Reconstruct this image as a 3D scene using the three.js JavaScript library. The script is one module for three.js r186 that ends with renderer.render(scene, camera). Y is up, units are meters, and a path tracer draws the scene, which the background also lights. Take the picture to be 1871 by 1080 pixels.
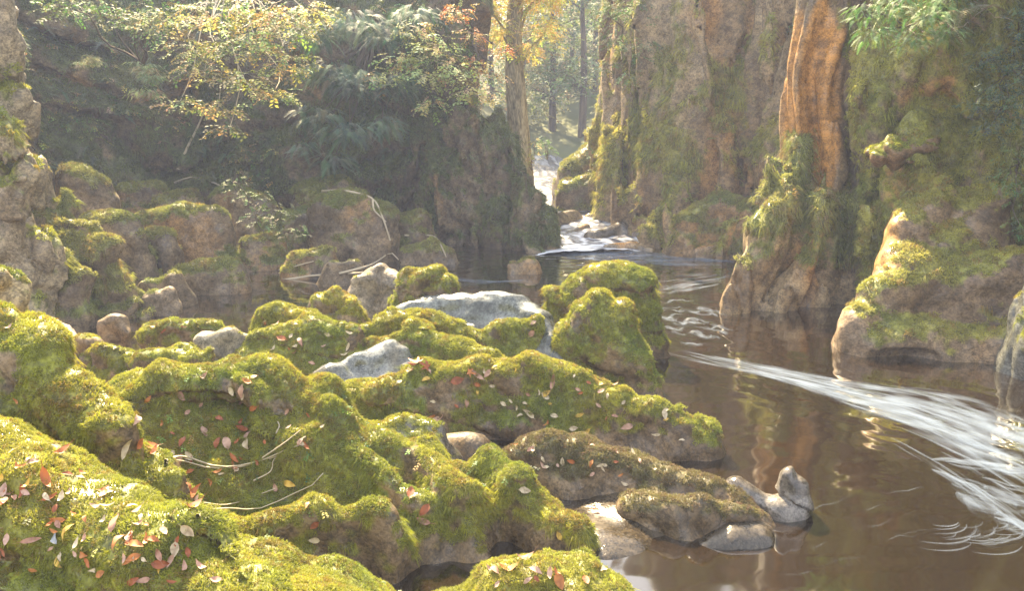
import * as THREE from 'three';
import { ImprovedNoise } from 'three/addons/math/ImprovedNoise.js';
import { mergeGeometries } from 'three/addons/utils/BufferGeometryUtils.js';
import { MeshBVH } from 'three-mesh-bvh';

// ---------------------------------------------------------------- camera, sky, sun, exposure
const scene = new THREE.Scene();
const EYE = new THREE.Vector3(0, 2.4, 0), PITCH = -12.4 * Math.PI / 180, FOCAL = 1407;
const camera = new THREE.PerspectiveCamera(42.0, 1024 / 592, 0.05, 400);
camera.position.copy(EYE); camera.rotation.x = PITCH;
scene.add(camera);
const SUN = new THREE.Vector3(-0.25, 0.70, -0.67).normalize();
{
  const W = 256, H = 128, d = new Float32Array(W * H * 4);
  for (let r = 0; r < H; r++) for (let c = 0; c < W; c++) {
    const up = ((r + .5) / H - .5) * Math.PI, ro = ((c + .5) / W - .5) * 2 * Math.PI;
    const x = Math.cos(ro) * Math.cos(up), y = Math.sin(up), z = Math.sin(ro) * Math.cos(up);
    const t = Math.pow(Math.max(0, y), .6), g = Math.pow(Math.max(0, x * SUN.x + y * SUN.y + z * SUN.z), 8);
    const i = (r * W + c) * 4, k = 0.41;
    d[i] = k * (0.92 - .24 * t + 1.1 * g); d[i + 1] = k * (0.92 - .2 * t + .95 * g); d[i + 2] = k * (0.93 - .12 * t + .72 * g); d[i + 3] = 1;
  }
  const t = new THREE.DataTexture(d, W, H, THREE.RGBAFormat, THREE.FloatType);
  t.mapping = THREE.EquirectangularReflectionMapping; t.magFilter = THREE.LinearFilter; t.needsUpdate = true;
  scene.background = t; scene.environment = t;
}
const sun = new THREE.DirectionalLight(0xffe6ba, 5.0);
sun.position.copy(SUN).multiplyScalar(60); sun.castShadow = true; sun.shadow.radius = 1.5; sun.shadow.mapSize.set(4096, 4096);
Object.assign(sun.shadow.camera, { left: -25, right: 25, top: 25, bottom: -25, near: 1, far: 140 });
scene.add(sun); scene.add(sun.target);
const renderer = new THREE.WebGLRenderer({ antialias: true });
renderer.toneMapping = THREE.LinearToneMapping; renderer.toneMappingExposure = 6.5;
renderer.shadowMap.enabled = true;
scene.fog = new THREE.FogExp2(0xc8d8ff, 0.0038);

// ---------------------------------------------------------------- helpers
let seed = 7;
const rnd = () => { seed = (seed * 1664525 + 1013904223) >>> 0; return seed / 4294967296; };
const rr = (a, b) => a + (b - a) * rnd();
const pick = a => a[Math.floor(rnd() * a.length)];
const lerp = (a, b, t) => a + (b - a) * t, clamp = (v, a = 0, b = 1) => Math.min(b, Math.max(a, v));
const sstep = (a, b, v) => { const t = clamp((v - a) / (b - a)); return t * t * (3 - 2 * t); };
const P = new ImprovedNoise(), N3 = (x, y, z) => P.noise(x + 31.7, y + 17.3, z + 71.9);
const fbm = (x, y, z, o = 3) => { let s = 0, a = 1, n = 0; for (let i = 0; i < o; i++) { s += a * N3(x, y, z); n += a; a *= .5; x = x * 2.03 + 5; y = y * 2.03 + 9; z = z * 2.03 + 3; } return s / n; };
const CP = Math.cos(PITCH), SP = Math.sin(PITCH);
// a point of the place: direction as seen from where the photographer stood, and its distance along the view
const at = (px, py, d) => { const u = (px - 935.5) / FOCAL, v = (540 - py) / FOCAL; return [d * u, EYE.y + d * (SP + CP * v), d * (-CP + SP * v)]; };
const flat = (px, py, y = 0) => { const v = (540 - py) / FOCAL, d = (y - EYE.y) / (SP + CP * v); return at(px, py, d); };
const names = {};
const numbered = n => { const k = names[n] = (names[n] ?? -1) + 1; return k ? n + '_' + String(k).padStart(3, '0') : n; };
const tag = (o, label, category, group, kind) => { Object.assign(o.userData, { label, category }); if (group) o.userData.group = group; if (kind) o.userData.kind = kind; return o; };
const shade = o => { o.traverse(m => { if (m.isMesh) m.castShadow = m.receiveShadow = true; }); return o; };
const group = (name, p) => { const g = new THREE.Group(); g.name = numbered(name); g.position.set(...p); scene.add(g); return g; };
const V = a => new THREE.Vector3(...a);
const solids = [];          // bodies that leaves and twigs may rest on

// ---------------------------------------------------------------- textures (grain only)
function tileNoise(S, cells, seedK) {
  const h = (i, j) => { let n = Math.imul((i * 374761 + j * 668265 + seedK * 9781) | 0, 1274126177); n ^= n >>> 13; n = Math.imul(n, 1103515245); return ((n ^ (n >>> 16)) >>> 0) / 4294967296; };
  const o = new Float32Array(S * S);
  for (let y = 0; y < S; y++) for (let x = 0; x < S; x++) {
    const fx = x / S * cells, fy = y / S * cells, i = Math.floor(fx), j = Math.floor(fy); let u = fx - i, v = fy - j; u = u * u * (3 - 2 * u); v = v * v * (3 - 2 * v);
    const w = k => (k % cells + cells) % cells;
    o[y * S + x] = lerp(lerp(h(w(i), w(j)), h(w(i + 1), w(j)), u), lerp(h(w(i), w(j + 1)), h(w(i + 1), w(j + 1)), u), v);
  }
  return o;
}
function tex(S, layers, f, srgb) {
  const L = layers.map(([c, a], k) => [tileNoise(S, c, k + 3), a]), d = new Uint8Array(S * S * 4);
  for (let i = 0; i < S * S; i++) { let s = 0, n = 0; for (const [l, a] of L) { s += l[i] * a; n += a; } const [r, g, b] = f(s / n, i); d[i * 4] = r * 255; d[i * 4 + 1] = g * 255; d[i * 4 + 2] = b * 255; d[i * 4 + 3] = 255; }
  const t = new THREE.DataTexture(d, S, S); t.wrapS = t.wrapT = THREE.RepeatWrapping; t.magFilter = THREE.LinearFilter; if (srgb) t.colorSpace = THREE.SRGBColorSpace; t.needsUpdate = true; return t;
}
const grainMap = tex(512, [[8, 1], [24, 1], [64, 1.2], [160, 1.2]], s => { const v = clamp(.8 + (s - .5) * 1.1); return [v, v, v]; }, true);
const bumpTex = tex(512, [[10, 2], [30, 1.6], [80, 1], [200, .8]], s => [s, s, s]);
const roughTex = tex(256, [[5, 1], [14, 1], [40, .7]], s => { const v = clamp(.62 + (s - .5) * 1.6, .25, 1); return [v, v, v]; });
const wetTex = tex(256, [[4, 1], [11, 1], [40, .6]], s => { const v = clamp(.5 + (s - .5) * 2.0, .12, 1); return [v, v, v]; });
const M = {
  rock: new THREE.MeshStandardMaterial({ name: 'rock', vertexColors: true, map: grainMap, bumpMap: bumpTex, bumpScale: .012, roughness: 1, roughnessMap: roughTex }),
  wet: new THREE.MeshStandardMaterial({ name: 'wet_rock', vertexColors: true, map: grainMap, bumpMap: bumpTex, bumpScale: .005, roughness: .4, roughnessMap: wetTex }),
  cliff: new THREE.MeshStandardMaterial({ name: 'cliff_rock', vertexColors: true, map: grainMap, bumpMap: bumpTex, bumpScale: .03, roughness: 1, roughnessMap: roughTex }),
  moss: new THREE.MeshPhysicalMaterial({ name: 'moss', color: 0xffffff, roughness: 1, transmission: .5, thickness: 0, side: THREE.DoubleSide }),
  leaf: new THREE.MeshPhysicalMaterial({ name: 'foliage', color: 0xffffff, roughness: .8, transmission: .45, thickness: 0, side: THREE.DoubleSide }),
  bark: new THREE.MeshStandardMaterial({ name: 'bark', color: new THREE.Color().setRGB(.16, .12, .08), map: grainMap, bumpMap: bumpTex, bumpScale: .01, roughness: .9 }),
  twig: new THREE.MeshStandardMaterial({ name: 'twig', color: new THREE.Color().setRGB(.42, .36, .26), roughness: .8 }),
};

// ---------------------------------------------------------------- solids as distance fields, meshed with surface nets
const smin = (a, b, k) => { const h = Math.max(k - Math.abs(a - b), 0) / k; return Math.min(a, b) - h * h * k * .25; };
// crest line [px, py, d, r]: the crest runs through these points; below it the flanks fall, spreading `front` (towards -view) or `back` metres per metre
function ridge(pts, front = .4, back = front) {
  const q = pts.map(([x, y, d, r]) => { const p = at(x, y, d); p[1] -= r; p.push(r); return p; });
  const lo = [1e9, 1e9, 1e9], hi = [-1e9, -1e9, -1e9];
  for (const p of q) for (let i = 0; i < 3; i++) { lo[i] = Math.min(lo[i], p[i] - p[3]); hi[i] = Math.max(hi[i], p[i] + p[3]); }
  const grow = Math.max(front, back) * Math.max(0, hi[1] + .3); lo[0] -= grow; lo[2] -= grow; hi[0] += grow; hi[2] += grow;
  const f = (x, y, z) => {
    let best = 1e9;
    for (let i = 0; i < q.length - (q.length > 1 ? 1 : 0); i++) {
      const a = q[i], b = q[i + 1] ?? a, bx = b[0] - a[0], bz = b[2] - a[2], L = bx * bx + bz * bz;
      const t = L > 0 ? clamp(((x - a[0]) * bx + (z - a[2]) * bz) / L) : 0;
      const cx = a[0] + bx * t, cy = a[1] + (b[1] - a[1]) * t, cz = a[2] + bz * t, r = a[3] + (b[3] - a[3]) * t;
      const dx = x - cx, dz = z - cz, dy = y - cy, hd = Math.sqrt(dx * dx + dz * dz);
      let v;
      if (dy > 0) v = Math.sqrt(hd * hd + dy * dy) - r;
      else { const vl = Math.hypot(cx, cz) || 1, side = -(dx * cx + dz * cz) / vl, s = lerp(back, front, sstep(-.6, .6, side / (hd + .05))); v = (hd - r + dy * s) / Math.sqrt(1 + s * s); }
      if (v < best) best = v;
    }
    return best;
  };
  return { f, lo, hi };
}
function blob(px, py, d, rx, ry, rz, yaw = 0) {
  const c = at(px, py, d), co = Math.cos(yaw), si = Math.sin(yaw), m = Math.max(rx, rz), k = Math.min(rx, ry, rz);
  return { lo: [c[0] - m, c[1] - ry, c[2] - m], hi: [c[0] + m, c[1] + ry, c[2] + m], f: (x, y, z) => { const dx = x - c[0], dz = z - c[2], a = (dx * co + dz * si) / rx, b = (y - c[1]) / ry, e = (dz * co - dx * si) / rz, l = Math.sqrt(a * a + b * b + e * e); return (l - 1) * k * (l > 1 ? 1.4 : 1); } };
}
// upright mass over a plan outline [px, d]; `lean` metres back per metre up; top(x, z) its height
function mass(plan, top, lean = .1, y0 = 0) {
  const q = plan.map(([px, d]) => [d * (px - 935.5) / FOCAL, -d]), n = q.length;
  const lo = [1e9, -.5, 1e9], hi = [-1e9, 0, -1e9];
  for (const [x, z] of q) { lo[0] = Math.min(lo[0], x - .8); hi[0] = Math.max(hi[0], x + .8); lo[2] = Math.min(lo[2], z - .8); hi[2] = Math.max(hi[2], z + .8); }
  hi[1] = top.max;
  return { lo, hi, f: (x, y, z) => {
    let best = 1e9, inside = false;
    for (let i = 0, j = n - 1; i < n; j = i++) {
      const a = q[j], b = q[i], bx = b[0] - a[0], bz = b[1] - a[1], t = clamp(((x - a[0]) * bx + (z - a[1]) * bz) / (bx * bx + bz * bz));
      const dx = x - a[0] - bx * t, dz = z - a[1] - bz * t, d2 = dx * dx + dz * dz; if (d2 < best) best = d2;
      if ((a[1] > z) !== (b[1] > z) && x < (b[0] - a[0]) * (z - a[1]) / (b[1] - a[1]) + a[0]) inside = !inside;
    }
    const s = (inside ? -1 : 1) * Math.sqrt(best) + lean * (y - y0);
    return Math.max(s, y - top(x, z));
  } };
}
const heightOf = (h, amp = .6, fr = .5) => { const f = (x, z) => h + amp * N3(x * fr, 3, z * fr); f.max = h + amp + .3; return f; };
function field(prims, o) {
  const k = o.k ?? .15, ns = o.noise ?? [[1.6, .07], [4, .035], [9, .014]], ys = o.yscale ?? 1, A = ns.reduce((s, n) => s + n[1], 0) + (o.strata?.[1] ?? 0);
  const base = (x, y, z) => { let v = prims[0].f(x, y, z); for (let i = 1; i < prims.length; i++) v = smin(v, prims[i].f(x, y, z), k); for (const c of o.cut ?? []) v = Math.max(v, -c.f(x, y, z)); return v; };
  const full = (x, y, z, b) => { let v = b;
    const wx = .25 * N3(x * .7, y * .7, z * .7), wz = .25 * N3(x * .7 + 9, y * .7, z * .7 + 4);
    for (const [fr, a, ridged] of ns) { const n = N3((x + wx) * fr, y * fr * ys, (z + wz) * fr); v += a * (ridged ? 1 - 2 * Math.abs(n) * 1.6 : n); }
    if (o.strata) { const [fr, a, tilt] = o.strata, s = y * fr + x * fr * (tilt ?? 0) + 1.2 * N3(x * .5, y * .5, z * .5), w = s - Math.floor(s); v += a * (Math.pow(w, 3) * 2 - .7) * (1 + .7 * N3(x * 1.3, Math.floor(s) * 3.1, z * 1.3)); }
    return v; };
  return { base, full, A };
}
function mesh(prims, o) {
  const c = o.cell, { base, full, A } = field(prims, o), lo = [1e9, 1e9, 1e9], hi = [-1e9, -1e9, -1e9];
  for (const p of prims) for (let i = 0; i < 3; i++) { lo[i] = Math.min(lo[i], p.lo[i]); hi[i] = Math.max(hi[i], p.hi[i]); }
  for (let i = 0; i < 3; i++) { lo[i] -= A + 3 * c; hi[i] += A + 3 * c; }
  lo[1] = o.floor ?? -.35;
  if (o.clip) for (let i = 0; i < 3; i++) { lo[i] = Math.max(lo[i], o.clip[0][i]); hi[i] = Math.min(hi[i], o.clip[1][i]); }
  const n = [0, 1, 2].map(i => Math.ceil((hi[i] - lo[i]) / c) + 1), [nx, ny, nz] = n, F = new Float32Array(nx * ny * nz), B = 6;
  for (let bz = 0; bz < nz; bz += B) for (let by = 0; by < ny; by += B) for (let bx = 0; bx < nx; bx += B) {
    const m = B * c / 2, v0 = base(lo[0] + bx * c + m, lo[1] + by * c + m, lo[2] + bz * c + m), far = Math.abs(v0) > (m * 1.75 + c) * 2 + A;
    for (let z = bz; z < Math.min(nz, bz + B); z++) for (let y = by; y < Math.min(ny, by + B); y++) for (let x = bx; x < Math.min(nx, bx + B); x++) {
      const i = (z * ny + y) * nx + x;
      if (far) F[i] = v0; else { const X = lo[0] + x * c, Y = lo[1] + y * c, Z = lo[2] + z * c, b = base(X, Y, Z); F[i] = Math.abs(b) > A + 2 * c ? b : full(X, Y, Z, b); }
    }
  }
  const id = new Int32Array(nx * ny * nz).fill(-1), pos = [], idx = [];
  const off = [0, 1, nx, nx + 1, nx * ny, nx * ny + 1, nx * ny + nx, nx * ny + nx + 1];
  const edges = [[0, 1], [2, 3], [4, 5], [6, 7], [0, 2], [1, 3], [4, 6], [5, 7], [0, 4], [1, 5], [2, 6], [3, 7]];
  for (let z = 0; z < nz - 1; z++) for (let y = 0; y < ny - 1; y++) for (let x = 0; x < nx - 1; x++) {
    const i = (z * ny + y) * nx + x; let s = 0; for (let k = 0; k < 8; k++) if (F[i + off[k]] < 0) s |= 1 << k;
    if (s === 0 || s === 255) continue;
    let sx = 0, sy = 0, sz = 0, cn = 0;
    for (const [a, b] of edges) if (((s >> a) & 1) !== ((s >> b) & 1)) { const fa = F[i + off[a]], fb = F[i + off[b]], t = fa / (fa - fb); sx += (a & 1) + t * ((b & 1) - (a & 1)); sy += ((a >> 1) & 1) + t * (((b >> 1) & 1) - ((a >> 1) & 1)); sz += (a >> 2) + t * ((b >> 2) - (a >> 2)); cn++; }
    id[i] = pos.length / 3; pos.push(lo[0] + (x + sx / cn) * c, lo[1] + (y + sy / cn) * c, lo[2] + (z + sz / cn) * c);
  }
  const quad = (a, b, d, e, flip) => { if (a < 0 || b < 0 || d < 0 || e < 0) return; flip ? idx.push(a, b, d, b, e, d) : idx.push(a, d, b, b, d, e); };
  for (let z = 1; z < nz - 1; z++) for (let y = 1; y < ny - 1; y++) for (let x = 1; x < nx - 1; x++) {
    const i = (z * ny + y) * nx + x, s = F[i] < 0;
    if (s !== F[i + 1] < 0) quad(id[i], id[i - nx], id[i - nx * ny], id[i - nx - nx * ny], s);
    if (s !== F[i + nx] < 0) quad(id[i], id[i - nx * ny], id[i - 1], id[i - 1 - nx * ny], s);
    if (s !== F[i + nx * ny] < 0) quad(id[i], id[i - 1], id[i - nx], id[i - 1 - nx], s);
  }
  return { pos, idx };
}
const mossTones = [[.25, .28, .014], [.37, .37, .018], [.16, .215, .014], [.30, .255, .028]];
// rock look: bare(x,y,z) linear colour, moss share
function bareColor(L, x, y, z) {
  const a = fbm(x * .9, y * .9 * (L.ys ?? 1), z * .9, 2), b = fbm(x * 3.5 + 7, y * 3.5 * (L.ys ?? 1), z * 3.5, 3), t = clamp(.5 + a * 1.1 + b * .7), c0 = L.c0, c1 = L.c1, s = 1 + .45 * b;
  if (L.c2) { const u = sstep(.08, .3, fbm(x * 1.1 + 3, y * .35, z * 1.1 + 8, 3)); return [0, 1, 2].map(k => lerp(lerp(c0[k], c1[k], t), L.c2[k], u) * s); }
  return [lerp(c0[0], c1[0], t) * s, lerp(c0[1], c1[1], t) * s, lerp(c0[2], c1[2], t) * s];
}
function rock(name, label, category, prims, o = {}, L = {}, grp) {
  L = { c0: [.115, .075, .036], c1: [.22, .155, .085], moss: .45, mossFreq: 2.2, tuft: .06, dens: 300, ...L };
  const { pos, idx } = mesh(prims, { cell: .03, ...o }), nv = pos.length / 3;
  const g0 = new THREE.BufferGeometry(); g0.setAttribute('position', new THREE.Float32BufferAttribute(pos, 3)); g0.setIndex(idx); g0.computeVertexNormals();
  const nn = g0.attributes.normal.array, base = [0, 0, 0]; let yl = 1e9;
  for (let i = 0; i < nv; i++) { base[0] += pos[i * 3] / nv; base[2] += pos[i * 3 + 2] / nv; yl = Math.min(yl, pos[i * 3 + 1]); } base[1] = yl;
  const col = new Float32Array(nv * 3), ms = new Float32Array(nv);
  for (let i = 0; i < nv; i++) {
    const x = pos[i * 3], y = pos[i * 3 + 1], z = pos[i * 3 + 2], ny = nn[i * 3 + 1];
    let c = L.color ? L.color(x, y, z, bareColor(L, x, y, z)) : bareColor(L, x, y, z);
    // moss holds where it can cling, ragged edged
    let m = L.moss + .55 * fbm(x * L.mossFreq, y * L.mossFreq * .6, z * L.mossFreq, 3) + (L.cling ?? .45) * (ny - .25) - .5 * sstep(.16, .0, y + .1 * N3(x * 3, 0, z * 3)) + .22 * N3(x * 14, y * 14, z * 14);
    if (L.mossMask) m += L.mossMask(x, y, z);
    m = sstep(.42, .56, m); ms[i] = m;
    if (m > 0) { const q = clamp(.5 + fbm(x * 1.7 + 4, y * 1.7, z * 1.7, 2) * 1.2), T = L.tones ?? mossTones, w = .5 + .5 * N3(x * 6, y * 6, z * 6); for (let k = 0; k < 3; k++) c[k] = lerp(c[k], .75 * lerp(lerp(T[0][k], T[1][k], q), lerp(T[2][k], T[3][k], q), w), m); }
    col.set(c, i * 3);
  }
  // uv in metres by the plane each face lies closest to
  const map = new Map(), P2 = [], C2 = [], N2 = [], U2 = [], I2 = [];
  const get = (v, a) => { const k = v * 3 + a; let r = map.get(k); if (r === undefined) { r = P2.length / 3; map.set(k, r); const x = pos[v * 3], y = pos[v * 3 + 1], z = pos[v * 3 + 2]; P2.push(x - base[0], y - base[1], z - base[2]); C2.push(col[v * 3], col[v * 3 + 1], col[v * 3 + 2]); N2.push(nn[v * 3], nn[v * 3 + 1], nn[v * 3 + 2]); a === 0 ? U2.push(z, y) : a === 1 ? U2.push(x, z) : U2.push(x, y); } return r; };
  for (let i = 0; i < idx.length; i += 3) {
    const [a, b, c] = [idx[i], idx[i + 1], idx[i + 2]]; let s = [0, 1, 2].map(k => Math.abs(nn[a * 3 + k] + nn[b * 3 + k] + nn[c * 3 + k])), ax = s[1] > s[0] && s[1] > s[2] ? 1 : s[0] > s[2] ? 0 : 2;
    I2.push(get(a, ax), get(b, ax), get(c, ax));
  }
  const g = new THREE.BufferGeometry();
  g.setAttribute('position', new THREE.Float32BufferAttribute(P2, 3)); g.setAttribute('normal', new THREE.Float32BufferAttribute(N2, 3)); g.setAttribute('color', new THREE.Float32BufferAttribute(C2, 3)); g.setAttribute('uv', new THREE.Float32BufferAttribute(U2, 2)); g.setIndex(I2);
  const G = group(name, base), body = new THREE.Mesh(g, L.mat ?? M.rock); body.name = 'rock_body'; G.add(body);
  tag(G, label, category, grp);
  const bvhGeo = new THREE.BufferGeometry(); bvhGeo.setAttribute('position', g0.attributes.position); bvhGeo.setIndex(idx.slice());
  solids.push({ name: G.name, geo: bvhGeo, pos, nn });
  if (L.tuft) mossOn(G, base, pos, nn, ms, idx, L);
  tris += I2.length / 3; if (globalThis.STATS) console.log(name, label.slice(0, 40), I2.length / 3, copies, Date.now() % 1000000);
  return shade(G);
}
let tris = 0, copies = 0;
// a small cushion of moss: many short blades
function mossPatch(k, long) {
  const p = [], n = long ? 16 : 26;
  for (let i = 0; i < n; i++) {
    const r = Math.sqrt(rnd()) * .62, a = rnd() * 6.283, x = Math.cos(a) * r, z = Math.sin(a) * r, h = (long ? rr(.7, 1.5) : rr(.22, .6)) , w = long ? rr(.03, .05) : rr(.05, .09), t = rnd() * 6.283, lx = rr(-.35, .35) * (long ? .5 : 1), lz = rr(-.35, .35) * (long ? .5 : 1), cx = Math.cos(t) * w, cz = Math.sin(t) * w;
    p.push(x - cx, -.1, z - cz, x + cx, -.1, z + cz, x + lx * h, h, z + lz * h);
    if (!long) { const bx = x + lx * h * .4, bz = z + lz * h * .4; p.push(bx - cz * .8, h * .3, bz + cx * .8, bx + cz * .8, h * .3, bz - cx * .8, bx + cx * 3 + lx * .2, h * .85, bz + cz * 3); }
  }
  const g = new THREE.BufferGeometry(); g.setAttribute('position', new THREE.Float32BufferAttribute(p, 3)); g.computeVertexNormals(); return g;
}
const patches = [0, 1, 2].map(k => mossPatch(k)), longPatches = [0, 1].map(k => mossPatch(k, true));
function mossOn(G, base, pos, nn, ms, idx, L) {
  const out = [[], [], []], outL = [[], []], a = new THREE.Vector3(), b = new THREE.Vector3(), c = new THREE.Vector3(), n = new THREE.Vector3(), q = new THREE.Quaternion(), up = new THREE.Vector3(0, 1, 0), m4 = new THREE.Matrix4(), q2 = new THREE.Quaternion(), s = new THREE.Vector3(), eye = EYE;
  for (let i = 0; i < idx.length; i += 3) {
    const [i0, i1, i2] = [idx[i], idx[i + 1], idx[i + 2]], mm = (ms[i0] + ms[i1] + ms[i2]) / 3; if (mm < .3) continue;
    a.fromArray(pos, i0 * 3); b.fromArray(pos, i1 * 3); c.fromArray(pos, i2 * 3); if (a.y < .02) continue;
    n.copy(b).sub(a).cross(c.clone().sub(a)); const area = n.length() / 2; n.set(nn[i0 * 3] + nn[i1 * 3] + nn[i2 * 3], nn[i0 * 3 + 1] + nn[i1 * 3 + 1] + nn[i2 * 3 + 1], nn[i0 * 3 + 2] + nn[i1 * 3 + 2] + nn[i2 * 3 + 2]).normalize();
    if (n.dot(eye) - n.dot(a) < -1.2) continue;                 // the far side, never seen, stays plain
    let cnt = area * L.dens * (L.tuft < .075 ? 2.5 : 2.2) * mm; cnt = Math.floor(cnt) + (rnd() < cnt % 1 ? 1 : 0);
    for (let j = 0; j < cnt; j++) {
      let u = rnd(), v = rnd(); if (u + v > 1) { u = 1 - u; v = 1 - v; }
      const p = a.clone().addScaledVector(b.clone().sub(a), u).addScaledVector(c.clone().sub(a), v);
      const steep = 1 - clamp(n.y), long = steep > .55 && rnd() < (L.hang ?? .25), d = n.clone(); d.y -= steep * (long ? 1.9 : .5); d.normalize();
      q.setFromUnitVectors(up, d); q2.setFromAxisAngle(up, rnd() * 6.283); q.multiply(q2);
      const k = L.tuft * (L.tuft < .075 ? .88 : 1) * rr(.55, 1.25) * (long ? 1.15 : 1); s.set(k, k * rr(.45, 1.05), k); p.sub(V(base));
      m4.compose(p, q, s);
      const P0 = [p.x + base[0], p.y + base[1], p.z + base[2]], w = clamp(.5 + fbm(P0[0] * 1.7 + 4, P0[1] * 1.7, P0[2] * 1.7, 2) * 1.2), T = L.tones ?? mossTones, e = rnd(), old = rnd() < .13 + .5 * sstep(.1, .4, fbm(P0[0] * 2.6, P0[1] * 2.6 + 7, P0[2] * 2.6, 2)), br = rr(.75, 1.3);
      (long ? pick(outL) : pick(out)).push([m4.clone(), [0, 1, 2].map(t => br * lerp(lerp(T[0][t], T[1][t], w), lerp(T[2][t], T[3][t], w), e) * (long ? .9 : 1) * (old ? [.85, .62, .8][t] : 1))]);
    }
  }
  out.concat(outL).forEach((l, k) => { if (!l.length) return; const im = new THREE.InstancedMesh(k < 3 ? patches[k] : longPatches[k - 3], M.moss, l.length); im.name = 'moss'; im.userData.kind = 'stuff'; const cc = new THREE.Color(); l.forEach(([m, c], i) => { im.setMatrixAt(i, m); im.setColorAt(i, cc.setRGB(...c)); }); G.add(im); copies += l.length; });
}

// ================================================================= THE SETTING
// riverbed and ground out to the valley
{
  const S = 60, n = 60, p = [], ix = [];
  for (let j = 0; j <= n; j++) for (let i = 0; i <= n; i++) { const x = (i / n - .5) * 2 * S, z = -j / n * 110 + 20; p.push(x, -.6 + .1 * N3(x * .4, 0, z * .4), z); }
  for (let j = 0; j < n; j++) for (let i = 0; i < n; i++) { const a = j * (n + 1) + i; ix.push(a, a + 1, a + n + 1, a + 1, a + n + 2, a + n + 1); }
  const g = new THREE.BufferGeometry(); g.setAttribute('position', new THREE.Float32BufferAttribute(p, 3)); g.setIndex(ix); g.computeVertexNormals();
  const m = new THREE.Mesh(g, new THREE.MeshStandardMaterial({ color: new THREE.Color().setRGB(.13, .09, .05), roughness: .9 })); m.name = 'ground'; m.userData.kind = 'structure'; m.receiveShadow = true; scene.add(m);
}
// ---------------------------------------------------------------- cliffs of the gorge
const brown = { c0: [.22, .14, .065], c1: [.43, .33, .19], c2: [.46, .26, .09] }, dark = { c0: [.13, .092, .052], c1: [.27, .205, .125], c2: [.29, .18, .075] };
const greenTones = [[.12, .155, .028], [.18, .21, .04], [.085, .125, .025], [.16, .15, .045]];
rock('rock_cliff', 'dark mossy ledged cliff hung with shrubs behind the heaped boulders', 'cliff', [
  mass([[-420, 9.5], [-160, 10], [20, 12.4], [130, 15.4], [300, 16.8], [480, 17.2], [640, 17.2], [770, 16.8], [860, 16.6], [900, 18], [890, 22], [860, 30], [-700, 30]], heightOf(5.2, .4, .4), .1)],
  { cell: .1, k: .5, noise: [[.45, .55], [1.1, .32], [2.6, .14], [6, .05]], strata: [.75, .16, .12], clip: [[-12, -.5, -20], [1, 6.6, -7]] },
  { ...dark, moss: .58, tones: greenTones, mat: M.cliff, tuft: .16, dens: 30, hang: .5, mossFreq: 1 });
rock('rock_promontory', 'dark rock spur jutting beside the cascade with moss on its crest', 'cliff', [
  ridge([[800, 190, 16.4, .5], [870, 205, 15.9, .5], [905, 225, 15.7, .45], [940, 300, 15.6, .4], [975, 345, 15.4, .3]], .16, .2), ridge([[960, 325, 15.2, .3], [985, 360, 15.1, .25]], .12)],
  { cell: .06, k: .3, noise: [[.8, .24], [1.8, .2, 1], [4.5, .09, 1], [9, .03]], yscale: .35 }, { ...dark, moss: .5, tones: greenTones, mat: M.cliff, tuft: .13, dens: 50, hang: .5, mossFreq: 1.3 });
rock('rock_cliff', 'tall brown fluted cliff face streaked with moss beyond the mossy buttress', 'cliff', [
  mass([[1088, 26], [1078, 21], [1096, 17.6], [1160, 16.2], [1240, 15.3], [1330, 15], [1420, 14.2], [1520, 13], [1700, 12.6], [1960, 12], [1900, 20], [1500, 30]], heightOf(8.5, .8, .35), .1),
  ridge([[1170, 360, 16, .3], [1290, 340, 15, .4], [1370, 350, 14.4, .4], [1450, 370, 13.6, .4]], .45, .2)],
  { cell: .095, k: .5, noise: [[.7, .4], [1.5, .34, 1], [3.4, .16, 1], [8, .04]], yscale: .16, clip: [[1, -.5, -24], [10.5, 9.4, -10.5]] },
  { ...brown, moss: .54, tones: [[.32, .33, .05], [.42, .4, .06], [.24, .28, .045], [.38, .32, .07]], mat: M.cliff, tuft: .14, dens: 55, hang: .6, mossFreq: .9, ys: .25, cling: .6 });
rock('rock_buttress', 'mossy buttress draped with hanging moss beside the orange pillar', 'cliff', [
  ridge([[1480, 195, 10.8, .25], [1440, 285, 10.5, .3], [1392, 385, 10.25, .3], [1366, 455, 10.15, .22]], .08, .12), ridge([[1480, 330, 10.4, .3], [1560, 330, 10.5, .3]], .05, .1)],
  { cell: .04, k: .25, noise: [[.9, .16], [2.2, .2, 1], [5, .08, 1], [11, .02]], yscale: .2, floor: -.3 }, { ...brown, moss: .62, tuft: .1, dens: 120, hang: .8, cling: .25, mossFreq: 1.4, tones: [[.27, .29, .05], [.36, .35, .06], [.2, .24, .05], [.3, .27, .07]], mossMask: (x, y) => -1.1 * sstep(.7, .35, y + .3 * N3(x * 1.6, 2, 0)) });
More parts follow.
